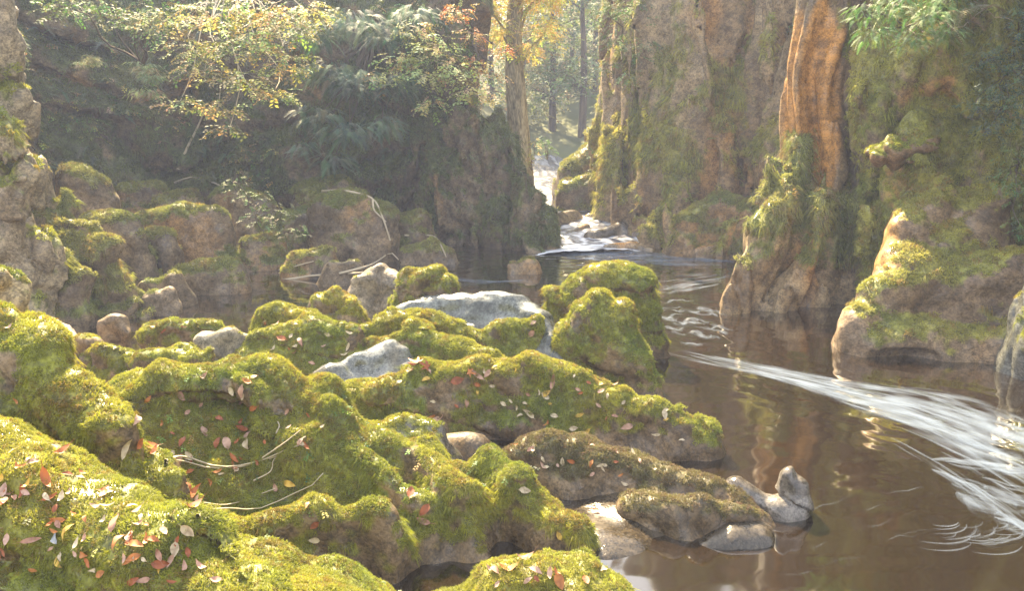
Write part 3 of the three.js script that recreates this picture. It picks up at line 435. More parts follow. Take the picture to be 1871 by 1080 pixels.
// ---------------------------------------------------------------- cascade
{
  const S = [[998, 283, 31, 1.3], [1003, 318, 26, 1.25], [1006, 333, 24, 1.2], [1030, 352, 22, 1.0], [1028, 372, 20.4, 1.0], [1075, 388, 18.6, 1.9], [1112, 399, 17.8, 2.3], [1110, 412, 17.0, 2.5], [1090, 432, 16.0, 2.3], [1065, 447, 15.4, 2.3], [1080, 457, 14.9, 2.8]].map(([x, y, d, w]) => [...at(x, y, d), w]);
  const c = new THREE.CatmullRomCurve3(S.map(p => new THREE.Vector3(p[0], p[1], p[2])), false, 'centripetal'), n = 190, m = 26, p = [], ix = [], col = [];
  for (let i = 0; i <= n; i++) {
    const t = i / n, q = c.getPoint(t), T = c.getTangent(t), f = t * (S.length - 1), k = Math.min(S.length - 2, Math.floor(f)), w = lerp(S[k][3], S[k + 1][3], f - k), l = Math.hypot(T.x, T.z), steep = Math.abs(T.y) / l;
    for (let j = 0; j <= m; j++) {
      const s = (j / m - .5) * w, x = q.x - T.z / l * s, z = q.z + T.x / l * s, b = N3(s * 7, t * 60, 1), y = q.y + .05 * N3(x * 1.5, 0, z * 1.5) + .03 * b * (1 + steep) - .12 * Math.pow(Math.abs(j / m - .5) * 2, 4);
      p.push(x, y, z);
      const f0 = clamp(.2 + 1.6 * steep + 1.4 * fbm(s * 5, t * 34, 7, 3) + (i > n * .9 ? .5 : 0)), fo = sstep(.25, .7, f0) * (t < .42 ? .35 : 1); col.push(lerp(.09, .66, fo), lerp(.09, .7, fo), lerp(.11, .78, fo));
    }
  }
  for (let i = 0; i < n; i++) for (let j = 0; j < m; j++) { const a = i * (m + 1) + j; ix.push(a, a + 1, a + m + 1, a + 1, a + m + 2, a + m + 1); }
  const g = new THREE.BufferGeometry(); g.setAttribute('position', new THREE.Float32BufferAttribute(p, 3)); g.setAttribute('color', new THREE.Float32BufferAttribute(col, 3)); g.setIndex(ix); g.computeVertexNormals();
  const o = new THREE.Mesh(g, new THREE.MeshPhysicalMaterial({ name: 'broken_water', vertexColors: true, roughness: .25, side: THREE.DoubleSide })); o.name = 'cascade_water'; o.userData.kind = 'structure'; o.userData.label = 'white water tumbling down the narrow gap'; scene.add(shade(o)); tris += ix.length / 3;
}
// ---------------------------------------------------------------- valley side beyond the gap
{
  const n = 50, p = [], ix = [];
  for (let j = 0; j <= n; j++) for (let i = 0; i <= n; i++) { const x = -22 + 50 * i / n, z = -31 - 45 * j / n; p.push(x, 1.0 + .55 * Math.max(0, Math.abs(x - 1.5) - 1.4) + .24 * (-31 - z) * -1 * -1 + .5 * fbm(x * .3, 1, z * .3), z); }
  for (let i = 1; i < p.length; i += 3) p[i] = Math.max(.6, p[i]);
  for (let j = 0; j < n; j++) for (let i = 0; i < n; i++) { const a = j * (n + 1) + i; ix.push(a, a + 1, a + n + 1, a + 1, a + n + 2, a + n + 1); }
  const g = new THREE.BufferGeometry(); g.setAttribute('position', new THREE.Float32BufferAttribute(p, 3)); g.setIndex(ix); g.computeVertexNormals();
  const m = new THREE.Mesh(g, new THREE.MeshStandardMaterial({ color: new THREE.Color().setRGB(.09, .1, .04), roughness: 1, side: THREE.DoubleSide })); m.name = 'valley_side'; m.userData.kind = 'structure'; scene.add(shade(m)); tris += ix.length / 3;
}
// ---------------------------------------------------------------- plants
function leafShape(l, w, o = [0, 0, 0], dir = 0, pitch = 0, roll = 0) {           // folded leaf, 4 faces
  const e = new THREE.Euler(pitch, dir, roll, 'YXZ'), pt = (x, y, z) => new THREE.Vector3(x, y, z).applyEuler(e).add(new THREE.Vector3(...o)).toArray();
  const A = pt(0, 0, 0), T = pt(0, -.12 * l, l), Lf = pt(-w, .12 * w, l * .45), Rt = pt(w, .12 * w, l * .45), Md = pt(0, -.0, l * .5);
  return [...A, ...Md, ...Lf, ...Lf, ...Md, ...T, ...A, ...Rt, ...Md, ...Rt, ...T, ...Md];
}
const geoOf = p => { const g = new THREE.BufferGeometry(); g.setAttribute('position', new THREE.Float32BufferAttribute(p, 3)); g.computeVertexNormals(); return g; };
function broadSpray() { const p = []; for (let i = 0; i < 8; i++) { const t = i / 7, s = i % 2 ? 1 : -1; p.push(...leafShape(rr(.2, .3), rr(.06, .095), [s * .02, -.1 * t * t, t * .8], s * rr(.5, 1.2), rr(-.3, .4), rr(-.5, .5))); } p.push(-.006, 0, 0, .006, 0, 0, 0, -.1, .85); return geoOf(p); }
function feather() { const p = []; for (let i = 0; i < 13; i++) { const t = i / 12, l = .3 * (1 - t * .75); for (const s of [-1, 1]) { const z = t * .9, y = -.22 * t * t, w = .028; p.push(0, y, z - w, 0, y, z + w, s * l, y - .1 * l, z + l * .75); } } p.push(-.01, 0, 0, .01, 0, 0, 0, -.24, 1); return geoOf(p); }
function grassSpray() { const p = []; for (let i = 0; i < 18; i++) { const a = rnd() * 6.283, l = rr(.5, 1), k = rr(.1, .45), dx = Math.cos(a) * k, dz = Math.sin(a) * k; let px = 0, py = 0, pz = 0, w = .016; for (let j = 1; j <= 3; j++) { const t = j / 3, x = dx * t * l * 1.5, y = l * (t * .8 - .75 * t * t), z = dz * t * l * 1.5; p.push(px - w, py, pz, px + w, py, pz, x, y, z); px = x; py = y; pz = z; } } return geoOf(p); }
const sprays = { broad: [broadSpray(), broadSpray()], feather: [feather(), feather()], grass: [grassSpray(), grassSpray()] };
const tone = (t, k = .3) => t.map(v => v * rr(1 - k, 1 + k));
function scatterLeaves(G, base, clumps, kind, size, per, tones, o = {}) {
  const lists = sprays[kind].map(() => []), q = new THREE.Quaternion(), m = new THREE.Matrix4(), s = new THREE.Vector3(), e = new THREE.Euler();
  for (const [c, r, squash = .7] of clumps) for (let i = 0; i < per * r * r; i++) {
    const th = rnd() * 6.283, ph = Math.acos(rr(-1, 1)), rad = r * Math.pow(rnd(), .45), x = Math.sin(ph) * Math.cos(th), y = Math.cos(ph), z = Math.sin(ph) * Math.sin(th);
    const p = new THREE.Vector3(c[0] + x * rad - base[0], c[1] + y * rad * squash - base[1], c[2] + z * rad - base[2]);
    if (kind === 'grass') e.set(rr(-.3, .3), rnd() * 6.28, rr(-.3, .3)); else e.set((o.droop ?? .3) + rr(-.5, .5), Math.atan2(x, z) + rr(-.9, .9), rr(-.5, .5), 'YXZ');
    q.setFromEuler(e); const k = size * rr(.6, 1.3); s.set(k, k, k); m.compose(p, q, s); lists[Math.floor(rnd() * lists.length)].push([m.clone(), tone(pick(tones))]);
  }
  lists.forEach((l, i) => { if (!l.length) return; const im = new THREE.InstancedMesh(sprays[kind][i], M.leaf, l.length), cc = new THREE.Color(); im.name = o.part ?? 'foliage'; im.userData.kind = 'stuff'; l.forEach(([a, c], j) => { im.setMatrixAt(j, a); im.setColorAt(j, cc.setRGB(...c)); }); G.add(im); copies += l.length; });
}
function limb(a, b, r0, r1, bend = .2, seg = 8, sides = 6) {                       // tapered, wandering branch
  const A = V(a), Bv = V(b), L = A.distanceTo(Bv), pts = []; for (let i = 0; i <= 4; i++) { const t = i / 4, p = A.clone().lerp(Bv, t); if (i && i < 4) p.add(new THREE.Vector3(rr(-1, 1), rr(-.6, 1), rr(-1, 1)).multiplyScalar(bend * L * .3)); pts.push(p); }
  const c = new THREE.CatmullRomCurve3(pts), g = new THREE.TubeGeometry(c, seg, 1, sides), p = g.attributes.position, fr = g.parameters;
  for (let i = 0; i <= seg; i++) { const q = c.getPointAt(i / seg), r = lerp(r0, r1, i / seg) * (1 + .12 * N3(i * 1.7, r0 * 90, 4)); for (let j = 0; j <= sides; j++) { const k = i * (sides + 1) + j; p.setXYZ(k, q.x + (p.getX(k) - q.x) * r, q.y + (p.getY(k) - q.y) * r, q.z + (p.getZ(k) - q.z) * r); } }
  g.computeVertexNormals(); tris += seg * sides * 2; return g;
}
const part = (G, name, g, mat) => { const m = new THREE.Mesh(g, mat); m.name = name; G.add(m); return m; };
const rel = (p, b) => [p[0] - b[0], p[1] - b[1], p[2] - b[2]];
function shrub(name, label, cat, root, spots, kind, size, per, tones, o = {}) {
  const base = at(...root), G = group(name, base), cl = spots.map(([x, y, d, r, sq]) => [at(x, y, d), r, sq ?? o.squash]);
  scatterLeaves(G, base, cl, kind, size, per, tones, o);
  if (o.branch !== 0) cl.forEach(([c, r]) => { part(G, 'branch', limb([0, 0, 0], rel(c, base), o.branch ?? .025, .006, .25), o.mat ?? M.bark); if (o.twigs) for (let i = 0; i < o.twigs; i++) part(G, 'branch', limb(rel(c, base), rel([c[0] + rr(-r, r), c[1] + rr(-r, r) * .6, c[2] + rr(-r, r) * .5], base), .007, .003, .3, 6, 4), o.mat ?? M.bark); });
  tag(G, label, cat, o.group); return shade(G);
}
function undergrowth(name, label, solid, n, size, kind, tones, ok) {               // uncountable small growth on a rock face
  const s = solids.find(q => q.name === solid), nv = s.pos.length / 3, lists = sprays[kind].map(() => []), m = new THREE.Matrix4(), q = new THREE.Quaternion(), e = new THREE.Euler(), sc = new THREE.Vector3();
  for (let i = 0, t = 0; i < n && t < n * 60; t++) {
    const v = Math.floor(rnd() * nv), p = s.pos.slice(v * 3, v * 3 + 3), nr = s.nn.slice(v * 3, v * 3 + 3); if (!ok(p, nr)) continue;
    e.set(rr(-.1, .7), Math.atan2(nr[0], nr[2]) + rr(-1.2, 1.2), rr(-.6, .6), 'YXZ'); q.setFromEuler(e); const k = size * rr(.5, 1.4); sc.set(k, k, k); m.compose(V(p), q, sc); lists[i % lists.length].push([m.clone(), tone(pick(tones), .4)]); i++;
  }
  const G = new THREE.Group(); G.name = numbered(name); tag(G, label, 'undergrowth', null, 'stuff'); scene.add(G);
  lists.forEach((l, i) => { if (!l.length) return; const im = new THREE.InstancedMesh(sprays[kind][i], M.leaf, l.length), cc = new THREE.Color(); im.name = 'foliage'; im.userData.kind = 'stuff'; l.forEach(([a, c], j) => { im.setMatrixAt(j, a); im.setColorAt(j, cc.setRGB(...c)); }); G.add(im); copies += l.length; });
  shade(G);
}
const yellowLit = [[.48, .44, .12], [.6, .54, .22], [.34, .38, .08], [.52, .42, .1]], freshGreen = [[.10, .2, .04], [.16, .26, .05], [.08, .15, .04]], blueGreen = [[.07, .14, .075], [.11, .19, .11], [.06, .11, .07], [.17, .22, .11]], orangeLeaf = [[.5, .22, .05], [.55, .34, .08], [.42, .16, .05]], olive = [[.14, .17, .04], [.2, .22, .06], [.1, .12, .03]], ivyTone = [[.03, .09, .045], [.05, .13, .06], [.04, .1, .07], [.09, .16, .06]];
shrub('hazel_shrub', 'sunlit shrub with yellowing leaves spilling down the dark cliff', 'shrub', [420, -40, 15.8], [[300, 40, 13.8, .5], [350, 90, 13.6, .5], [390, 30, 13.5, .6], [455, 80, 13.4, .6], [520, 50, 13.6, .6], [375, 130, 13.6, .45], [450, 150, 13.4, .5], [525, 115, 13.5, .45], [480, 20, 13.6, .5], [330, 185, 13.6, .3], [400, 195, 13.5, .35], [500, 170, 13.6, .35], [560, 20, 13.8, .5], [420, 235, 13.5, .25]], 'broad', .3, 300, yellowLit.concat(olive), { twigs: 2, mat: M.twig, squash: .45, branch: .018 });
shrub('hazel_shrub', 'leafy green bush growing from the dark cliff above the hanging grass', 'shrub', [260, 120, 14.6], [[245, 30, 14, .4], [275, 60, 13.9, .4], [290, 15, 14, .4], [180, 20, 14.2, .45], [110, 10, 12.8, .4]], 'broad', .24, 320, freshGreen.concat(olive), { twigs: 1 });
shrub('yew_tree', 'dark blue-green evergreen with drooping feathery sprays over the boulders', 'tree', [680, 60, 17], [[575, 60, 15.2, .6], [640, 40, 15.2, .7], [710, 60, 15.3, .7], [600, 130, 15, .6], [660, 150, 15, .7], [725, 150, 15.2, .6], [580, 210, 14.9, .5], [640, 240, 14.8, .55], [700, 230, 15, .5], [760, 30, 15.4, .6], [610, 290, 14.8, .4], [555, 270, 14.9, .35]], 'feather', .3, 420, blueGreen, { droop: .55, branch: .05, squash: .4 });
shrub('hazel_shrub', 'bright yellow-green bush catching the sun above the dark spur', 'shrub', [850, 200, 16.6], [[800, 90, 14.9, .45], [840, 130, 14.8, .45], [780, 140, 14.8, .35], [860, 170, 14.8, .3], [730, 110, 14.9, .35], [700, 140, 14.8, .3], [790, 190, 14.8, .25], [760, 60, 15, .4]], 'broad', .28, 420, [[.42, .44, .1], [.55, .52, .22], [.3, .36, .08]], { twigs: 2 });
shrub('autumn_shrub', 'small branch of orange autumn leaves beside the bright bush', 'shrub', [870, 60, 16.6], [[895, 130, 14.8, .18], [870, 110, 14.9, .2], [915, 95, 15, .2], [865, 65, 15, .25], [840, 20, 15, .3], [910, 140, 14.8, .14]], 'broad', .22, 500, orangeLeaf.concat([[.4, .36, .1]]), { twigs: 3 });
shrub('undergrowth_herb', 'patch of low leafy herbs on the rooted bank', 'plant', [490, 440, 13.4], [[450, 360, 13.7, .45], [500, 385, 13.4, .45], [540, 420, 13.2, .35], [470, 405, 13.2, .35], [430, 330, 13.9, .35]], 'broad', .13, 260, olive.concat(freshGreen), { branch: .008, squash: .4 });
shrub('undergrowth_herb', 'trailing greenery on the crest of the dark spur', 'plant', [900, 230, 15.6], [[880, 215, 15.2, .25], [915, 250, 15.2, .22], [945, 310, 15, .2], [850, 280, 15, .25], [800, 300, 15.2, .3], [970, 335, 14.9, .15]], 'broad', .13, 260, olive, { branch: .008, squash: .5 });
shrub('hanging_grass', 'pale hanging grass tuft on the dark cliff ledge', 'grass tuft', [270, 150, 13.6], [[262, 135, 13.3, .12], [280, 150, 13.3, .12], [272, 180, 13.2, .12]], 'grass', .55, 900, [[.24, .28, .12], [.34, .36, .18]], { branch: 0 });
shrub('hanging_grass', 'grass tuft in a crack of the egg-topped ledge by the cliff', 'grass tuft', [165, 120, 13.2], [[170, 118, 13, .12], [150, 125, 13, .1]], 'grass', .4, 900, [[.2, .24, .1], [.28, .3, .12]], { branch: 0 });
shrub('cliff_bush', 'green bush crowning the brown cliff beside the gap', 'shrub', [1150, 90, 17.2], [[1110, 20, 16, .4], [1160, 10, 16, .5], [1200, 40, 16, .45], [1130, 70, 15.9, .4], [1175, 90, 15.8, .35], [1110, 120, 15.9, .25], [1150, 140, 15.8, .25], [1225, 0, 16, .4]], 'broad', .2, 480, freshGreen.concat(olive), { twigs: 1 });
shrub('fern', 'bright green fern fronds over the top of the mossy gorge wall', 'fern', [1650, 50, 9.4], [[1580, 20, 8.5, .2], [1640, 10, 8.5, .25], [1700, 30, 8.5, .25], [1600, 60, 8.5, .2], [1670, 70, 8.4, .22], [1730, 60, 8.5, .2], [1740, 0, 8.6, .25]], 'feather', .12, 2200, [[.12, .24, .06], [.2, .32, .08], [.1, .18, .06]], { droop: .5, branch: .006 });
shrub('ivy', 'dark blue-green ivy mat hanging on the gorge wall', 'ivy', [1850, 120, 9], [[1800, 110, 8.5, .22], [1850, 90, 8.4, .28], [1830, 170, 8.4, .25], [1780, 190, 8.5, .18], [1870, 200, 8.3, .25], [1880, 140, 8.3, .25], [1810, 230, 8.4, .15], [1860, 40, 8.5, .25]], 'broad', .1, 1500, ivyTone, { branch: .008, squash: .9 });
shrub('ivy', 'green creeper trailing over the gorge wall below the dark ivy', 'ivy', [1860, 300, 8.8], [[1850, 290, 8.3, .2], [1870, 350, 8.2, .2], [1840, 330, 8.3, .15], [1862, 410, 8.1, .15]], 'broad', .09, 1300, freshGreen, { branch: .008, squash: .9 });
shrub('fern', 'tangle of thin stems and dry fronds above the ivy', 'fern', [1780, 30, 9], [[1760, 25, 8.6, .2], [1800, 15, 8.5, .2], [1720, 60, 8.6, .15]], 'feather', .3, 320, [[.2, .17, .07], [.28, .22, .1]], { droop: .3, branch: .008, mat: M.twig });
shrub('gap_bush', 'small round bush by the stream in the narrow gap', 'shrub', [1000, 292, 21.5], [[1000, 270, 21.5, .28, .9], [994, 258, 21.5, .2, .9]], 'broad', .16, 500, freshGreen, {});
// trees at the far end
function tree(name, label, px, base, h, r, crown, tones, per, size, kind = 'broad', o = {}) {
  const b = at(px, base[0], base[1]), G = group(name, b), top = [rr(-.2, .2) * h * .3, h, rr(-.2, .2)];
  part(G, 'trunk', limb([0, -.4, 0], top, r, r * .3, .06, 16, 10), o.mat ?? M.bark);
  const cl = crown.map(([dx, dy, dz, rad]) => [[b[0] + dx, b[1] + dy, b[2] + dz], rad, .7]);
  for (const [c] of cl) part(G, 'limb', limb([top[0] * .8, Math.min(h * .95, Math.max(h * .35, c[1] - b[1] - .8)), 0], rel(c, b), r * (o.limb ?? .35), r * .06, .15), o.mat ?? M.bark);
  scatterLeaves(G, b, cl, kind, size, per, tones, { part: 'crown', droop: .35 });
  tag(G, label, 'tree', o.group); return shade(G);
}
const pale = new THREE.MeshStandardMaterial({ name: 'pale_bark', color: new THREE.Color().setRGB(.46, .40, .26), map: grainMap, bumpMap: bumpTex, bumpScale: .02, roughness: .85 });
tree('birch_tree', 'pale sunlit tree trunk rising beside the narrow gap', 955, [322, 19.5], 7, .33, [[-.5, 3.4, .3, .5], [.3, 4.2, .3, .6], [-.3, 4.6, .2, .7], [.55, 3.5, .3, .4], [.8, 4.6, 0, .6], [.1, 3, .4, .35], [-.9, 4.0, .3, .5], [.1, 5.6, 0, 1]], [[.62, .54, .1], [.7, .56, .14], [.5, .48, .1]], 900, .24, 'broad', { mat: pale, limb: .12 });
shrub('gap_bush', 'golden bush at the foot of the pale sunlit trunk', 'shrub', [972, 312, 19], [[972, 285, 18.9, .22, 1.2], [978, 262, 18.9, .16, 1.2], [966, 300, 18.8, .2, 1]], 'broad', .14, 700, [[.5, .44, .1], [.38, .38, .08]], { branch: .01 });
const far = [[940, 300, 33, 8, 3], [1010, 285, 36, 8, 1], [1060, 280, 34, 8, 2], [985, 270, 42, 9, 0], [1040, 265, 44, 9, 1], [1085, 270, 40, 9, 2], [905, 280, 38, 9, 0], [1000, 255, 50, 10, 1], [1060, 255, 52, 10, 2], [940, 258, 50, 10, 3]];
const farTone = [[[.1, .16, .06], [.16, .2, .07]], [[.3, .3, .09], [.22, .26, .08]], [[.14, .2, .06], [.2, .22, .06]], [[.4, .36, .1], [.3, .3, .1]]];
for (const [px, py, d, h, k] of far) tree('valley_tree', ['dark green tree deep in the hazy valley beyond the gap', 'yellow-green tree deep in the hazy valley beyond the gap', 'mid green tree deep in the hazy valley beyond the gap', 'golden tree deep in the hazy valley beyond the gap'][k], px, [py, d], h, .2, [...Array(9)].map(() => [rr(-1.6, 1.6), h * rr(.3, 1), rr(-1.2, 1.2), rr(.9, 1.7)]), farTone[k], 38, .7, 'broad', { group: 'trees in the valley beyond the gap' });

undergrowth('cliff_undergrowth', 'small leafy growth covering the ledges of the dark cliff', 'rock_cliff', 6500, .16, 'broad', olive.concat(freshGreen, yellowLit), (p, n) => p[2] > -17.5 && p[1] > 1.2 && n[1] > -.1 && fbm(p[0] * .7, p[1] * .7, p[2] * .7, 3) + .25 * n[1] + .06 * (p[1] - 3) > .08);
undergrowth('cliff_undergrowth', 'feathery ferns and needles hanging about the dark cliff', 'rock_cliff', 700, .3, 'feather', blueGreen, (p, n) => p[2] > -17.5 && p[1] > 1.6 && fbm(p[0] * .8 + 9, p[1] * .8, p[2] * .8, 3) > .1);
undergrowth('cliff_undergrowth', 'tufts of greenery clinging to the tall brown cliff', 'rock_cliff_001', 1500, .2, 'broad', olive.concat(freshGreen), (p, n) => p[1] > 1 && n[2] > -.2 && fbm(p[0] * .8 + 9, p[1] * .6, p[2] * .8, 3) + .3 * n[1] > .22);
undergrowth('cliff_undergrowth', 'tufts of greenery clinging to the mossy gorge wall', 'rock_cliff_002', 450, .11, 'broad', freshGreen.concat(olive), (p, n) => p[1] > 1.4 && fbm(p[0] * .9 + 2, p[1] * .9, p[2] * .9, 3) + .3 * n[1] > .2);

undergrowth('moss_sprig', 'tiny green sprigs sprouting from the moss of the great outcrop', 'mossy_outcrop', 320, .06, 'broad', freshGreen.concat([[.3, .36, .06]]), (p, n) => n[1] > .4 && p[1] > .25);
undergrowth('moss_sprig', 'tiny green sprigs sprouting from the moss of the leafy slab', 'leaf_strewn_slab', 260, .045, 'broad', freshGreen.concat([[.3, .36, .06]]), (p, n) => n[1] > .4);
// ---------------------------------------------------------------- fallen leaves and twigs, resting on the rocks
const bvhs = solids.map(s => ({ name: s.name, bvh: new MeshBVH(s.geo) }));
function drop(px, py, reach = 12) {                            // the rock surface seen in that direction
  const t = V(at(px, py, 1)).sub(EYE).normalize(), ray = new THREE.Ray(EYE.clone(), t); let best = null;
  for (const b of bvhs) { const h = b.bvh.raycastFirst(ray, THREE.DoubleSide); if (h && (!best || h.distance < best.h.distance)) best = { h, name: b.name }; }
  return best && best.h.distance < reach ? { p: best.h.point, n: best.h.face.normal.clone().multiplyScalar(best.h.face.normal.dot(t) > 0 ? -1 : 1), name: best.name, d: best.h.distance } : null;
}
function fallenLeaf(curl, w) {
  const n = 6, p = [], ix = [];
  for (let i = 0; i <= n; i++) { const t = i / n, ww = w * Math.pow(Math.sin(Math.PI * Math.pow(t, .8)), .85), z = t - .5, y = curl * (z * z - .1) ; p.push(-ww, y + ww * .35, z, 0, y, z, ww, y + ww * .3, z); }
  for (let i = 0; i < n; i++) for (let j = 0; j < 2; j++) { const a = i * 3 + j; ix.push(a, a + 3, a + 1, a + 1, a + 3, a + 4); }
  p.push(-.012, curl * .15, -.5, .012, curl * .15, -.5, 0, curl * .4 + .03, -.78); ix.push(n * 3 + 3, n * 3 + 4, n * 3 + 5);
  const q = rnd() * 99, cc = []; for (let i = 0; i < p.length / 3; i++) { p[i * 3 + 1] += .09 * N3(p[i * 3] * 5 + q, q, p[i * 3 + 2] * 4); const b = .62 + .38 * sstep(-.25, .1, N3(p[i * 3] * 7 + q, 3, p[i * 3 + 2] * 6 + q)); cc.push(b, b * (.8 + .2 * b), b * (.7 + .3 * b)); }
    const g = new THREE.BufferGeometry(); g.setAttribute('position', new THREE.Float32BufferAttribute(p, 3)); g.setAttribute('color', new THREE.Float32BufferAttribute(cc, 3)); g.setIndex(ix); g.computeVertexNormals(); return g;
}
function lobedLeaf() {                             // five pointed lobes, crumpled
  const tips = [[0, 1], [.95, .78], [1.9, .5], [-.95, .74], [-1.9, .46]].sort((a, b) => a[0] - b[0]), sh = []; tips.forEach(([a, r], i) => { sh.push([a - .2, r * .62], [a + rr(-.05, .05), r], [a + .2, r * .6]); const b = tips[i + 1]; if (b) sh.push([(a + b[0]) / 2, .28]); }); sh.push([3.14, .12]);
  const p = [0, .02, 0], cc = [1, 1, 1], ix = [], q = rnd() * 50; sh.forEach(([a, r]) => { const x = Math.sin(a) * r * .55, z = Math.cos(a) * r * .55; p.push(x, .3 * (x * x + z * z) + .14 * N3(x * 4 + q, 1, z * 4), z); const b = .6 + .4 * rnd(); cc.push(b, b * .9, b * .8); });
  for (let i = 0; i < sh.length; i++) ix.push(0, 1 + i, 1 + (i + 1) % sh.length); const g = new THREE.BufferGeometry(); g.setAttribute('position', new THREE.Float32BufferAttribute(p, 3)); g.setAttribute('color', new THREE.Float32BufferAttribute(cc, 3)); g.setIndex(ix); g.computeVertexNormals(); return g;
}
const leafGeos = [fallenLeaf(.5, .24), fallenLeaf(1.2, .17), fallenLeaf(-.5, .25), fallenLeaf(.3, .28), fallenLeaf(1.6, .2), fallenLeaf(-.9, .2), fallenLeaf(.8, .14), fallenLeaf(-.2, .22)], lobedGeos = [lobedLeaf(), lobedLeaf(), lobedLeaf()];
const lm = (r, g, b) => new THREE.MeshPhysicalMaterial({ name: 'fallen_leaf', color: new THREE.Color().setRGB(r, g, b), vertexColors: true, roughness: .6, transmission: .2, thickness: 0, side: THREE.DoubleSide });
const leafKinds = { pink: ['pale pink', [lm(.46, .28, .2), lm(.5, .33, .25), lm(.4, .22, .15)]], orange: ['orange-brown', [lm(.4, .12, .025), lm(.3, .085, .025), lm(.45, .17, .035)]], cream: ['cream', [lm(.58, .5, .34), lm(.5, .42, .28)]], yellow: ['yellow', [lm(.6, .4, .06)]], grey: ['grey-blue', [lm(.3, .33, .36)]] };
const placeOf = { leaf_strewn_slab: 'the sloping leaf-strewn slab', mossy_outcrop: 'the great mossy outcrop', mossy_ledge: 'the long mossy ledge', brown_ledge: 'the low brown ledge', leafy_mound: 'the bright green mound by the wet slab', mossy_rock: 'the steep mossy rock above the leafy slab', mossy_rock_001: 'the small domed mossy rock', mossy_rock_002: 'the mossy rock at the end of the leafy slab', mossy_rock_003: 'the broad mossy hump by the pale slab', standing_rock: 'the mossy hump with the long rib' };
let leafCount = 0;
function lay(px, py, kind, len, o = {}) {
  const s = drop(px, py); if (!s || s.p.y < .01 || leafCount >= 298) return;
  const [word, mats] = leafKinds[kind], m = new THREE.Mesh(o.lobed ? pick(lobedGeos) : pick(leafGeos), pick(mats)); m.name = numbered('fallen_leaf');
  const n = s.n.clone().lerp(new THREE.Vector3(0, 1, 0), .15).add(new THREE.Vector3(rr(-.22, .22), 0, rr(-.22, .22))).normalize();
  m.quaternion.setFromUnitVectors(new THREE.Vector3(0, 1, 0), n).multiply(new THREE.Quaternion().setFromAxisAngle(new THREE.Vector3(0, 1, 0), o.a ?? rnd() * 6.283));
  const k = len * (s.d < 3.3 ? .54 : .76) * rr(.65, 1.3); m.scale.set(k, k, k); m.position.copy(s.p).addScaledVector(s.n, .016);
  const where = placeOf[s.name] ?? 'the smaller rocks of the near bank'; tag(m, `${word} ${o.lobed ? 'lobed ' : ''}fallen leaf lying on ${where}`, 'leaf', 'fallen leaves on the rocks'); m.castShadow = m.receiveShadow = true; scene.add(m); leafCount++; tris += 26;
}
